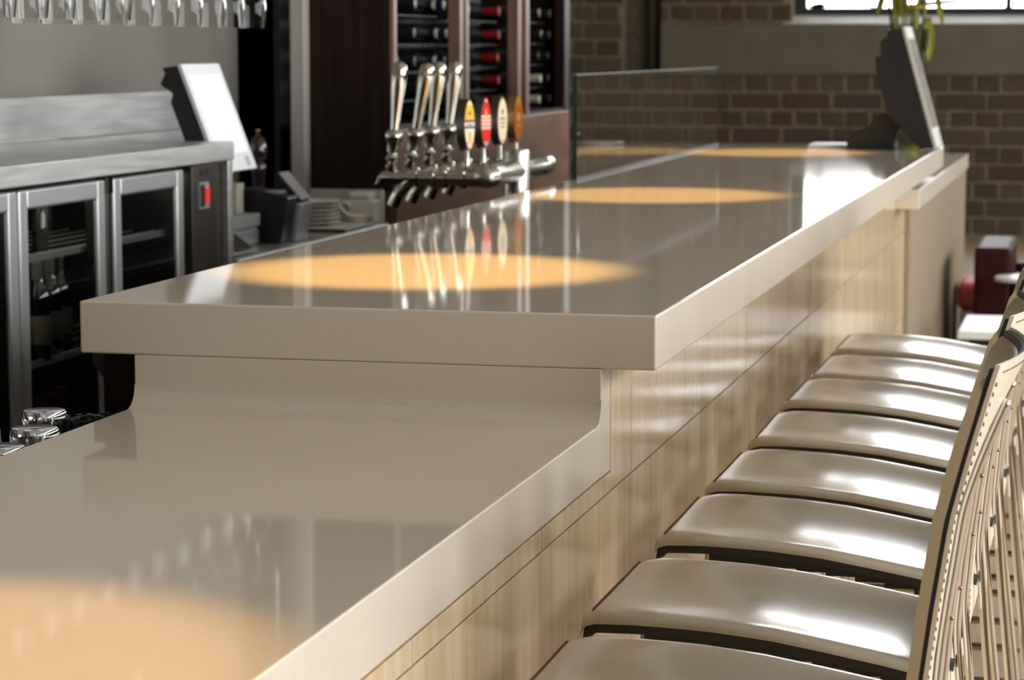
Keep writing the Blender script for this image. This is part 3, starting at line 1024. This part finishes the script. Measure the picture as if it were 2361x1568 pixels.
# doors: y ranges local
DOORS = [(-.66, .373), (.385, .865), (.92, 1.385)]
DOORS = [(-.155, .375), (.385, .868), (.922, 1.386)]
for k, (y0, y1) in enumerate(DOORS):
    z0, z1 = .16, 1.166
    st = .046
    bm = bmesh.new()
    add_box(bm, XD - .016, XD, y0, y0 + st, z0, z1, .006)
    add_box(bm, XD - .016, XD, y1 - st, y1, z0, z1, .006)
    add_box(bm, XD - .016, XD, y0 + st - .004, y1 - st + .004, z1 - .045, z1, .006)
    add_box(bm, XD - .016, XD, y0 + st - .004, y1 - st + .004, z0, z0 + .045, .006)
    d = weighted(link('door', me_from_bm(bm, 'door', mt['alu']), fr))
    bm = bmesh.new()
    add_box(bm, XD - .036, XD - .016, y0, y0 + st, z0, z1); add_box(bm, XD - .036, XD - .016, y1 - st, y1, z0, z1)
    add_box(bm, XD - .036, XD - .016, y0 + st, y1 - st, z1 - .045, z1); add_box(bm, XD - .036, XD - .016, y0 + st, y1 - st, z0, z0 + .045)
    link('gasket', me_from_bm(bm, 'gasket', mt['black']), d)
    box('pane', XD - .010, XD - .006, y0 + st - .002, y1 - st + .002, z0 + .043, z1 - .043, mt['pane'], d)
    box('hinge', XD - .03, XD - .002, y1 + .006 if k == 1 else y0 - .006, (y1 + .022) if k == 1 else y0 + .0, 1.13, 1.17, mt['darksteel'], d)
box('door_mullion', XD - .05, XD - .012, .874, .916, .16, 1.166, dk, fr)
for zz, nm in ((1.0, 0), (.755, 1), (.36, 2)):
    bm = bmesh.new()
    for q in range(7):
        xx = -.48 + q * .06
        add_box(bm, xx, xx + .004, FY0 + .03, 1.40, zz, zz + .004)
    add_box(bm, -.072, -.062, FY0 + .03, 1.40, zz - .006, zz + .010)
    link('shelf', me_from_bm(bm, 'shelf', mt['alu']), fr)
lt_ = box('added_glow_strip', -.13, -.115, FY0 + .05, 1.38, 1.135, 1.148, M('added_fridge_glow', (.8, .8, .7), .5, emit=(1, .92, .75), estr=7.0), fr)  # unseen glowing strip added to brighten the bottles
cp = box('control_panel', -.05, XD + .004, 1.436, 1.612, .1, 1.172, dk, fr, bevel=.003)
bz = box('switch_bezel', XD + .004, XD + .010, 1.475, 1.545, 1.055, 1.125, mt['alu'], cp)
box('switch', XD + .010, XD + .014, 1.512, 1.538, 1.07, 1.11, mt['pinkred'], cp)
box('switch_plate', XD + .010, XD + .012, 1.480, 1.508, 1.06, 1.12, mt['black'], cp)
for q in range(5):
    box('vent', XD + .004, XD + .0055, 1.46, 1.59, .60 + q * .05, .63 + q * .05, mt['black'], cp)
text('lettering', 'SKOPE', .028, M('panel_print', (.02, .02, .02), .5), cp, Matrix.Translation((XD + .0045, 1.525, 1.150)) @ Matrix(((0, 0, 1, 0), (1, 0, 0, 0), (0, 1, 0, 0), (0, 0, 0, 1))))
box('end_fill', -.06, XD - .004, 1.612, 1.665, .1, 1.172, M('bronze_panel', (.05, .038, .024), .4, .4), fr)

# bottles (upright) inside the fridge
bot_prof = [(.0, 0), (.034, 0), (.0365, .004), (.0365, .185), (.033, .205), (.022, .225), (.0150, .245), (.0142, .29), (.0160, .292), (.0160, .302), (.0, .303)]
bottle_me = None


def make_bottle(label, loc, cap, paper=True, group=None, lying=False, capl=.062):
    t = thing('wine_bottle', label, 'bottle', loc, 0, group)
    if lying:
        ax, org = 'X', (0, 0, 0)
    else:
        ax, org = 'Z', (0, 0, 0)
    lathe('glass_body', bot_prof, mt['bottle'], t, 18, ax, org, 40)
    lathe('capsule', [(.0158, .303 - capl), (.0162, .303 - capl + .002), (.0170, .302), (.0170, .304), (.0, .3045)], cap, t, 16, ax, org, 40)
    if cap == mt['capnavy']:
        lathe('neck_band', [(.0166, .262), (.0172, .263), (.0172, .273), (.0166, .274)], mt['capwhite'], t, 16, ax, org, 40)
    if paper:
        lathe('paper_label', [(.0368, .05), (.0370, .051), (.0370, .135), (.0368, .136)], mt['paper'], t, 18, ax, org, 40)
    return t


fpos = ['left', 'middle', 'right']
proto_up = None
fb = [(.50, -.12), (.60, -.105), (.70, -.10), (.80, -.14)]
shelf_n = {.759: 'middle shelf', .364: 'bottom shelf', 1.004: 'top shelf'}
place_n = ['first', 'second', 'third', 'fourth']
for zz, cap in ((1.004, mt['capblack']), (.759, mt['capwhite']), (.364, mt['capgold'])):
    if zz > .8:
        continue
    for k, (yy, xx) in enumerate(fb):
        lab = '%s wine bottle from the left on the fridge %s behind the middle door' % (place_n[k], shelf_n[zz])
        loc = (XB + xx + .02 * (k % 2), 1.2 + yy, zz)
        if cap == mt['capwhite']:
            if proto_up is None:
                proto_up = make_bottle(lab, loc, cap, True, 'bottles in the bar fridge')
                proto_up.scale = (.8, .8, .78)
            else:
                dup(proto_up, lab, loc)
        else:
            if k == 0:
                proto_g = make_bottle(lab, loc, cap, False, 'bottles in the bar fridge', capl=.10)
            else:
                dup(proto_g, lab, loc)
for k, yy in enumerate((-.05, .08, .22)):
    dup(proto_up, '%s wine bottle from the left on the middle shelf behind the leftmost door' % place_n[k], (XB - .12, 1.2 + yy, .759))
# small bottles on the top shelf
small = lathe('mini_bottle', [(.0, 0), (.022, 0), (.024, .004), (.024, .09), (.014, .12), (.0105, .15), (.0125, .152), (.0125, .165), (.0, .166)], mt['bottle'], None, 14)
tag(small, 'first small dark bottle from the left on the fridge top shelf', 'bottle', 'small bottles in the bar fridge')
small.location = (XB - .13, 1.2 + .46, 1.004)
small.scale = (.8, .8, .8)
small.data.materials[0] = M('green_bottle_glass', (.015, .03, .012), .08)
for k in range(1, 6):
    s2 = small.copy(); C.objects.link(s2)
    s2['label'] = '%s small dark bottle from the left on the fridge top shelf' % ['', 'second', 'third', 'fourth', 'fifth', 'sixth'][k]
    s2.location = (XB - .13 - .03 * (k % 2), 1.2 + .46 + k * .065, 1.004)

# ================================================================== LOWER STEEL COUNTER WITH CLUTTER
lc = thing('steel_side_counter', 'lower stainless steel counter holding plates and a printer', 'worktop', (XB, 3.66, 0))
box('slab', -.52, 0, -.72, .735, .868, .900, mt['steel'], lc, bevel=.004)
box('upstand', -.27, -.012, .705, .725, .900, 1.012, mt['alu'], lc, bevel=.003)
box('splash_panel', -.519, -.510, -.71, .24, .902, 1.225, mt['steel'], lc)
box('carcass', -.50, -.03, -.70, .715, 0, .868, mt['darksteel'], lc)


def make_terminal(label, loc, W2, Hh, side, mat_scr, mat_frame, stand):
    """touch terminal: side profile (x,z) polygon extruded along y between -W2..W2; screen on the +x side"""
    t = thing('till_terminal', label, 'till', loc)
    prism('housing', side, 'Y', -W2, W2, mt['black'], t, .003)
    (xt, zt), (xb, zb) = side[0], side[1]      # top-front and bottom-front corner of the screen face
    d = Vector((xb - xt, 0, zb - zt))
    nrm = Vector((d.z, 0, -d.x)).normalized()
    if nrm.x < 0:
        nrm = -nrm
    def quad(nm, a, b, y0, y1, o0, o1, mat):
        bm_ = bmesh.new()
        P0 = Vector((xt, 0, zt)) + d * a
        P1 = Vector((xt, 0, zt)) + d * b
        vv = []
        for off in (o0, o1):
            for (P, y) in ((P0, y0), (P0, y1), (P1, y1), (P1, y0)):
                vv.append(bm_.verts.new(P + nrm * off + Vector((0, y, 0))))
        for f in ((0, 1, 2, 3), (7, 6, 5, 4), (0, 4, 5, 1), (1, 5, 6, 2), (2, 6, 7, 3), (3, 7, 4, 0)):
            bm_.faces.new([vv[i] for i in f])
        return link(nm, me_from_bm(bm_, nm, mat), t)
    quad('bezel', 0.0, 1.0, -W2, W2, 0.0, .010, mat_frame)
    quad('screen', .10, .84, -W2 + .022, W2 - .022, .0101, .0108, mat_scr)
    quad('card_slot', .88, .97, W2 * .55, W2 * .72, .0101, .011, mt['greyplastic'])
    if stand:
        prism('stand', stand, 'Y', -.09, .09, mt['black'], t, .004)
    return t


make_terminal('touch-screen till with a bright white lit screen beside the fridge top', (-1.75, 3.06, .900), .148, .3,
              [(-.112, .532), (.0, .236), (-.055, .225), (-.135, .43), (-.128, .455), (-.165, .48), (-.150, .510), (-.158, .525)],
              mt['screen'], mt['whiteplastic'],
              [(-.06, .34), (-.035, .26), (-.10, .10), (.02, .012), (.02, .0), (-.22, .0), (-.22, .012), (-.16, .10)])

# pepper mill
pm = thing('pepper_mill', 'tall dark wooden pepper mill behind the receipt printer', 'pepper mill', (-2.0, 3.95, .900))
lathe('body', [(.0, 0), (.030, 0), (.031, .012), (.026, .03), (.021, .07), (.019, .12), (.020, .16), (.024, .19), (.026, .205), (.022, .215), (.016, .222)], mt['mill'], pm, 24)
lathe('head', [(.016, .222), (.022, .226), (.027, .238), (.0285, .256), (.026, .278), (.018, .295), (.008, .303), (.0, .305)], mt['mill'], pm, 24)
lathe('knob', [(.004, .303), (.004, .308), (.0065, .312), (.0065, .322), (.0, .325)], mt['brass'], pm, 14)

# receipt printer
rp = thing('receipt_printer', 'black receipt printer with open lid on the lower steel counter', 'printer', (-1.80, 3.58, .900))
prism('body', [(-.115, 0), (.038, 0), (.062, .135), (.058, .142), (-.055, .165), (-.115, .160)], 'Y', -.115, -.02, mt['black'], rp, .004)
prism('side_body', [(-.10, 0), (.05, 0), (.07, .115), (-.10, .125)], 'Y', -.018, .10, mt['greyplastic'], rp, .004)
prism('lid', [(-.02, .145), (.055, .118), (.062, .124), (-.008, .205), (-.016, .203)], 'Y', .0, .10, mt['black'], rp, .002)
prism('lid_face', [(.0635, .1245), (.0655, .1265), (-.0045, .2065), (-.0070, .2055)], 'Y', .005, .095, mt['greyplastic'], rp)
box('paper_slot', -.02, .03, -.108, -.035, .150, .1565, mt['greyplastic'], rp)
# drawer box beside it and a beige card box
cb = thing('cash_tray', 'grey plastic drawer tray left of the receipt printer', 'tray', (-1.865, 3.30, .900))
box('tray_body', -.10, .045, -.13, .13, .0, .055, mt['greyplastic'], cb, bevel=.003)
box('tray_drawer', .045, .052, -.12, .12, .008, .046, mt['alu'], cb, bevel=.001)
box('tray_top', -.10, .052, -.135, .135, .058, .095, mt['greyplastic'], cb, bevel=.003)
nb_ = thing('card_box', 'beige upright card box standing on the grey drawer tray', 'box', (-1.875, 3.40, .995))
box('box_body', -.012, .012, -.03, .03, 0, .085, mt['paper'], nb_, bevel=.002)
box('box_lid', -.0135, .0135, -.0315, .0315, .07, .088, mt['paper'], nb_, bevel=.002)

# plates, each one a thing, on a tray
tr = thing('serving_tray', 'thin dark serving tray under the stack of plates', 'tray', (-1.85, 4.08, .900))
box('tray_base', -.125, .145, -.15, .15, .0, .012, mt['darksteel'], tr, bevel=.003)
box('tray_mat', -.118, .138, -.143, .143, .012, .0135, mt['white'], tr)
pl_prof = [(.0, 0), (.055, 0), (.058, .004), (.095, .011), (.100, .0125), (.0995, .0142), (.093, .0135), (.055, .0065), (.0, .006)]
pl = lathe('plate', pl_prof, mt['white'], None, 36)
order = ['bottom', 'second', 'third', 'fourth', 'fifth', 'topmost']
tag(pl, 'bottom white plate of the stack on the serving tray', 'plate', 'white plates stacked on the lower counter')
pl.location = (-1.87, 4.07, .9135)
for k in range(1, 6):
    p2 = pl.copy(); C.objects.link(p2)
    p2['label'] = '%s white plate %sof the stack on the serving tray' % (order[k], '' if k == 5 else 'from below ')
    p2.location = (-1.87 + random.uniform(-.003, .003), 4.07 + random.uniform(-.003, .003), .9135 + k * .0132)
lid = thing('sugar_packet', 'flat white paper packet lying on the topmost plate', 'packet', (-1.89, 4.03, .9935))
box('packet_body', -.05, .04, -.03, .03, 0, .005, mt['white'], lid, bevel=.002)
box('packet_crimp', .04, .052, -.03, .03, .0015, .0035, mt['white'], lid)

bw = thing('sauce_dish', 'small white handled dish with condiments between plates and napkin box', 'dish', (-1.735, 4.20, .900))
lathe('bowl', [(.0, 0), (.018, 0), (.022, .006), (.034, .022), (.040, .038), (.0385, .0385), (.032, .024), (.018, .009), (.0, .008)], mt['white'], bw, 28)
tube('handle', smooth_path([(-.035, 0, .032), (-.06, 0, .05), (-.075, 0, .072), (-.055, 0, .080), (-.04, 0, .07)], 5), .006, mt['white'], bw, 10, True, 1.6)
for (dx, dy) in ((-.01, .008), (.010, -.006), (.012, .012), (-.006, -.012)):
    lathe('olive', [(.0, .0), (.006, .003), (.008, .009), (.006, .015), (.0, .018)], mt['brass'], bw, 10, 'Z', (dx, dy, .018))
nbx = thing('napkin_box', 'glossy white napkin box at the end of the lower counter', 'napkin box', (-1.765, 4.335, .900))
box('box_body', -.045, .045, -.05, .05, 0, .082, mt['white'], nbx, bevel=.006)
box('box_lid', -.042, .03, -.05, .05, .082, .108, mt['white'], nbx, bevel=.010, seg=3)

# ================================================================== WINE CABINET
CX = -1.69
wc = thing('wine_cabinet', 'tall dark mahogany wine cabinet with wire racks of lying bottles', 'wine cabinet', (CX, 5.8, 0))
Y0, Y1 = 4.43 - 5.8, 7.16 - 5.8
box('side_panel', -.315, -.014, Y0 - .004, Y0 + .016, 1.006, H_CEIL - .05, mt['darkwood'], wc)
box('side_panel_lower', -.315, -.014, Y0 + .012, Y0 + .03, 0, 1.006, mt['wood'], wc)
box('side_panel', -.40, -.014, Y1 - .02, Y1, 0, H_CEIL - .05, mt['darkwood'], wc)
box('back_panel', -.42, -.40, Y0, Y1, 0, H_CEIL - .05, mt['black'], wc)
box('base_panel', -.03, .0, Y0 + .02, Y1, 0, 1.205, mt['wood'], wc, bevel=.002)
box('cabinet_floor', -.40, -.005, Y0 + .02, Y1 - .02, 1.205, 1.222, mt['darkwood'], wc)
box('lower_fill', -.38, -.032, Y0 + .03, Y1 - .02, 0, 1.2, mt['darkwood'], wc)
posts = [(4.43, 4.465), (5.285, 5.33), (5.37, 5.415), (6.195, 6.245), (6.335, 6.39), (7.06, 7.16)]
for k, (a, b_) in enumerate(posts):
    box('stile', -.045, .0, a - 5.8, b_ - 5.8, 1.205, H_CEIL - .05, mt['woodpost'] if k < 5 else mt['darkwood'], wc, bevel=.002)
BAYS = [(4.47, 5.28), (5.42, 6.19), (6.40, 7.05)]
ROWS = [[1.632, 1.530, 1.432, 1.334, 1.245], [1.622, 1.530, 1.440, 1.352, 1.274], [1.625, 1.535, 1.445, 1.350, 1.262]]
rodm = me_from_bm(add_box(bmesh.new(), -.002, .002, -.002, .002, 1.222, 2.9), 'rod', mt['black'])
for bi, (a, b_) in enumerate(BAYS):
    n = 10
    for k in range(n):
        link('rod', rodm, wc, (-.345, a + (b_ - a) * (k + .5) / n - 5.8, 0))
    for z in ROWS[bi]:
        for xx in (-.27, -.09):
            box('rack_rail', xx - .003, xx + .003, a - 5.8, b_ - 5.8, z - .0425, z - .0385, mt['black'], wc)
bay_n = ['left bay', 'middle bay', 'right bay']
row_n = ['top visible row', 'second row', 'third row', 'fourth row', 'lowest row']
protos = {}


def rack_bottle(kind, lab, loc):
    if kind not in protos:
        protos[kind] = make_bottle(lab, loc, mt[kind], False, 'bottles lying in the wine cabinet', True)
    else:
        dup(protos[kind], lab, loc)


# tip of the neck points out of the cabinet (+x); columns: (y, tip x, capsule)
COLS = [[(4.62, -1.735, 'capblack'), (4.85, -1.735, 'capblack'), (5.13, -1.700, 'capnavy')],
        [(5.55, -1.735, 'capblack'), (6.03, -1.725, 'capred')],
        [(6.52, -1.735, 'capblack'), (6.76, -1.730, 'capwhite'), (6.94, -1.735, 'capblack')]]
col_n = [['left', 'middle', 'right'], ['left', 'right'], ['left', 'middle', 'right']]
cap_word = {'capblack': 'dark-capsuled', 'capwhite': 'white-capsuled', 'capnavy': 'navy-capsuled white-banded', 'capred': 'red-capsuled'}
for bi in range(3):
    for ri, z in enumerate(ROWS[bi]):
        for ci, (y, tx, cap) in enumerate(COLS[bi]):
            if bi == 2 and ci == 1 and ri < 3:
                cap = 'capblack'
            lab = '%s wine bottle lying at %s of %s, %s' % (cap_word[cap], col_n[bi][ci], bay_n[bi], row_n[ri])
            rack_bottle(cap, lab, (tx - .304 + random.uniform(-.008, .008), y + random.uniform(-.01, .01), z))

# ================================================================== HANGING WINE GLASSES
rack = thing('glass_rack', 'steel rack hanging from the ceiling for upturned wine glasses', 'glass rack', (-1.28, 1.3, 0))
for xx in (-.17, .18):
    for s in (-.022, .022):
        tube('rail', [(xx + s, -1.6, 1.735), (xx + s, 1.25, 1.735)], .004, mt['chrome'], rack, 8)
for yy in (-1.5, 1.2):
    tube('cross_rail', [(-.20, yy, 1.739), (.21, yy, 1.739)], .004, mt['chrome'], rack, 8)
    for xx in (-.17, .18):
        tube('hanger', [(xx, yy, 1.74), (xx, yy, H_CEIL)], .004, mt['chrome'], rack, 8)
wg_prof = [(.0285, .0), (.0297, .0), (.033, .03), (.0345, .055), (.030, .085), (.016, .105), (.0045, .115), (.0035, .15), (.0035, .196), (.008, .203), (.031, .2075), (.032, .209), (.0, .2095),
           ]
wg_in = [(.0, .110), (.012, .104), (.0285, .083), (.0332, .055), (.0317, .03), (.0285, .0)]
outer = [(.0285, .0), (.0297, .0), (.033, .03), (.0345, .055), (.030, .085), (.016, .105), (.0045, .115), (.0035, .15), (.0035, .196), (.008, .203), (.031, .2075), (.032, .209), (.0005, .2095)]
bm = add_lathe(bmesh.new(), outer, 22)
inner_ring = add_lathe(bm, [(.0285, .0), (.0317, .03), (.0332, .055), (.0285, .083), (.012, .104), (.0005, .110)], 22)
bm.faces.ensure_lookup_table()
cap_faces = [f for f in bm.faces if len(f.verts) > 4]
bmesh.ops.delete(bm, geom=cap_faces, context='FACES_ONLY')
bmesh.ops.remove_doubles(bm, verts=bm.verts, dist=1e-5)
wg_me = me_from_bm(bm, 'wine_glass', mt['glass_thin'])
cnt = ['first', 'second', 'third', 'fourth', 'fifth', 'sixth', 'seventh', 'eighth', 'ninth', 'tenth', 'eleventh', 'twelfth', 'thirteenth']
A_y = [2.365 - .147 * k for k in range(12)]
B_y = [.66 - .118 * k for k in range(9)]
for rown, xx, yl_ in (('wall-side row', -1.45, A_y), ('bar-side row', -1.10, B_y)):
    for k, yy in enumerate(yl_):
        o = link('wine_glass', wg_me, None, (xx + random.uniform(-.004, .004), yy + random.uniform(-.006, .006), 1.7325 - .203))
        smooth_by_angle(o, 60) if k == 0 else None
        tag(o, '%s clear wine glass from the right hanging in the %s' % (cnt[k], rown), 'glass', 'wine glasses hanging from the rack')

# ================================================================== FAR END OF THE BAR: TILL, VASE, TRAY
make_terminal('black till terminal seen from its side at the far end of the bar', (-.02, 5.97, ZT), .17, .45,
              [(-.115, .455), (.012, .006), (-.045, .006), (-.165, .14), (-.205, .285), (-.212, .342), (-.190, .352), (-.195, .402), (-.168, .425), (-.168, .443)],
              mt['screendim'], M('grey_bezel', (.42, .42, .38), .4),
              [(-.14, .05), (-.14, .002), (-.32, .002), (-.32, .04), (-.235, .088), (-.220, .118), (-.165, .14), (-.12, .08)])
ct = thing('coin_tray', 'thin white tray left of the far till terminal', 'tray', (-.41, 6.05, ZT))
box('tray_base', -.085, .075, -.10, .10, 0, .012, mt['white'], ct, bevel=.004)
box('tray_inlay', -.07, .06, -.085, .085, .012, .0135, mt['whiteplastic'], ct)

vz = 1.0
vs_o = thing('flower_vase', 'tall clear glass vase of yellow flowers behind the far till', 'vase', (-.160, 6.46, vz))
outer = [(.0, 0), (.040, 0), (.042, .006), (.046, .10), (.055, .25), (.070, .42), (.084, .555)]
innr = [(.080, .555), (.066, .42), (.051, .25), (.042, .10), (.037, .02), (.0, .018)]
lathe('vase_glass', outer + innr, mt['glass'], vs_o, 32, 'Z', (0, 0, 0), 60)
for k in range(12):
    a = k * 2.4
    r0 = random.uniform(.005, .028)
    r1 = random.uniform(.03, .085)
    zt_ = random.uniform(.62, .84)
    p0 = Vector((r0 * math.cos(a), r0 * math.sin(a), .03))
    p2 = Vector((r1 * math.cos(a + .3), r1 * math.sin(a + .3), zt_))
    p1 = (p0 + p2) / 2 + Vector((0, 0, 0))
    tube('stem', smooth_path([p0, p1, p2], 4), .005, mt['stem'], vs_o, 7)
    # sunflower-like head
    if k % 2 == 0:
        bm = bmesh.new()
        for q in range(12):
            aa = 2 * PI * q / 12
            dv = Vector((math.cos(aa), math.sin(aa), 0)); sd = Vector((-math.sin(aa), math.cos(aa), 0))
            c0 = p2 + dv * .012
            v_ = [bm.verts.new(c0 - sd * .004), bm.verts.new(c0 + dv * .02 - sd * .009 + Vector((0, 0, -.004))), bm.verts.new(c0 + dv * .042 + Vector((0, 0, -.014))), bm.verts.new(c0 + dv * .02 + sd * .009 + Vector((0, 0, -.004))), bm.verts.new(c0 + sd * .004)]
            bm.faces.new(v_)
        bmesh.ops.solidify(bm, geom=bm.faces[:], thickness=.0015)
        hd = link('flower_head', me_from_bm(bm, 'flower_head', mt['petal']), vs_o)
        lathe('flower_centre', [(.0, -.008), (.013, -.004), (.014, .004), (.0, .009)], mt['flowercore'], hd, 14, 'Z', tuple(p2))


def leaf(name, base, tip, width, droop, parent):
    bm_ = bmesh.new()
    base, tip = Vector(base), Vector(tip)
    d = tip - base
    sd = d.cross(Vector((.55, -.8, .1))).normalized()
    n_ = 7
    L_, R_, Mid = [], [], []
    for i in range(n_ + 1):
        f = i / n_
        w_ = width * math.sin(PI * min(1, f * .92 + .08)) ** .8
        p = base + d * f + Vector((0, 0, -droop * (4 * f * (f - 1)))) * -1
        L_.append(bm_.verts.new(p - sd * w_)); R_.append(bm_.verts.new(p + sd * w_)); Mid.append(bm_.verts.new(p + Vector((.0, .004, -.004))))
    for i in range(n_):
        bm_.faces.new((L_[i], Mid[i], Mid[i + 1], L_[i + 1]))
        bm_.faces.new((Mid[i], R_[i], R_[i + 1], Mid[i + 1]))
    bmesh.ops.solidify(bm_, geom=bm_.faces[:], thickness=.001)
    return link(name, me_from_bm(bm_, name, mt['leaf'], True), parent)


leaf('leaf', (.075, -.03, .60), (.080, -.02, .42), .030, .0, vs_o)
leaf('leaf', (-.055, -.03, .75), (-.045, -.05, .57), .024, .0, vs_o)
leaf('leaf', (.10, -.02, .72), (.135, -.03, .555), .014, .0, vs_o)
leaf('leaf', (-.02, -.02, .74), (-.03, -.05, .60), .020, .0, vs_o)
leaf('leaf', (.03, .0, .76), (.05, -.03, .62), .018, .0, vs_o)
leaf('leaf', (-.10, .0, .70), (-.13, -.02, .60), .016, .0, vs_o)
tube('twig', smooth_path([(-.03, -.02, .30), (-.05, -.02, .45), (-.075, -.03, .62), (-.10, -.03, .74)], 5), .006, mt['flowercore'], vs_o, 8)
fl = leaf('fallen_leaf', (0, 0, .004), (.05, .015, .02), .022, .012, None)
fl.location = (-.105, 5.70, ZT + .001)
tag(fl, 'single yellow-green leaf fallen beside the far till terminal', 'leaf')

# ================================================================== LOUNGE FURNITURE AT THE FAR RIGHT
ac = thing('red_armchair', 'dark red leather armchair with high boxy back by the brick wall', 'armchair', (.43, 7.55, 0))
box('backrest', -.355, -.20, -.35, .35, .10, .63, mt['red'], ac, bevel=.02, seg=3)
box('arm', -.20, .36, -.35, -.23, .10, .52, mt['red'], ac, bevel=.02, seg=3)
box('arm', -.20, .36, .23, .35, .10, .52, mt['red'], ac, bevel=.02, seg=3)
box('seat_base', -.20, .34, -.23, .23, .10, .30, mt['red'], ac, bevel=.01)
box('seat_cushion', -.19, .36, -.225, .225, .30, .42, mt['red'], ac, bevel=.025, seg=3)
for (xx, yy) in ((-.31, -.3), (-.31, .3), (.31, -.3), (.31, .3)):
    box('leg', xx - .02, xx + .02, yy - .02, yy + .02, 0, .10, mt['black'], ac)
ot = thing('red_ottoman', 'red ottoman with painted-lit rose cushion between the bar end and the armchair', 'ottoman', (.16, 8.22, 0))
box('cushion', -.20, .215, -.20, .20, .27, .40, mt['red_lit'], ot, bevel=.03, seg=3)
box('base', -.19, .20, -.19, .19, .05, .27, mt['white'], ot, bevel=.01)
for (xx, yy) in ((-.16, -.16), (-.16, .16), (.16, -.16), (.16, .16)):
    box('leg', xx - .015, xx + .015, yy - .015, yy + .015, 0, .05, mt['black'], ot)
lt = thing('coffee_table', 'low pale topped coffee table behind the farthest bar stool', 'table', (.42, 5.95, 0))
box('table_top', -.32, .45, -.30, .28, .415, .445, mt['whiteplastic'], lt, bevel=.004)
box('apron', -.28, .41, -.26, .24, .35, .415, mt['black'], lt)
for (xx, yy) in ((-.26, -.24), (-.26, .22), (.39, -.24), (.39, .22)):
    box('leg', xx - .025, xx + .025, yy - .025, yy + .025, 0, .35, mt['black'], lt)
st = thing('side_table', 'small round white side table in front of the red armchair', 'table', (.285, 6.95, 0))
lathe('table_top', [(.0, .515), (.108, .515), (.112, .520), (.112, .529), (.108, .533), (.0, .533)], mt['whiteplastic'], st, 36)
lathe('pedestal', [(.10, 0), (.10, .012), (.016, .02), (.016, .515)], mt['chrome'], st, 24)

# ================================================================== DOWNLIGHTS OVER THE BAR
lamp_label = ['nearest', 'second', 'third', 'farthest']
for k, (x, y, zt_, pw) in enumerate([(-.42, -1.55, ZL, 112), (-.52, .62, ZT, 300), (-.53, 2.85, ZT, 300), (-.56, 5.50, ZT, 300)]):
    pd = thing('pendant_lamp', '%s black pendant spotlight hanging over the bar' % lamp_label[k], 'lamp', (x, y, 2.65), 0, 'pendant spotlights over the bar')
    lathe('shade', [(.055, 0), (.060, 0), (.060, .14), (.03, .17), (.0, .175), (.0, .165), (.026, .16), (.054, .13)], mt['black'], pd, 24)
    lathe('bulb', [(.0, .06), (.03, .07), (.035, .09), (.02, .13), (.0, .135)], mt['lamp'], pd, 16)
    tube('cord', [(0, 0, .17), (0, 0, H_CEIL - 2.65)], .003, mt['black'], pd, 6)
    ld = bpy.data.lights.new('bar_spot', 'SPOT')
    ld.energy = pw
    ld.color = (1.0, 0.60, 0.20)
    ld.spot_size = math.radians(29)
    ld.spot_blend = 0.55
    ld.shadow_soft_size = 0.03
    lo = bpy.data.objects.new('bar_spot', ld)
    C.objects.link(lo)
    lo.parent = pd
    lo.location = (0, 0, -.012)
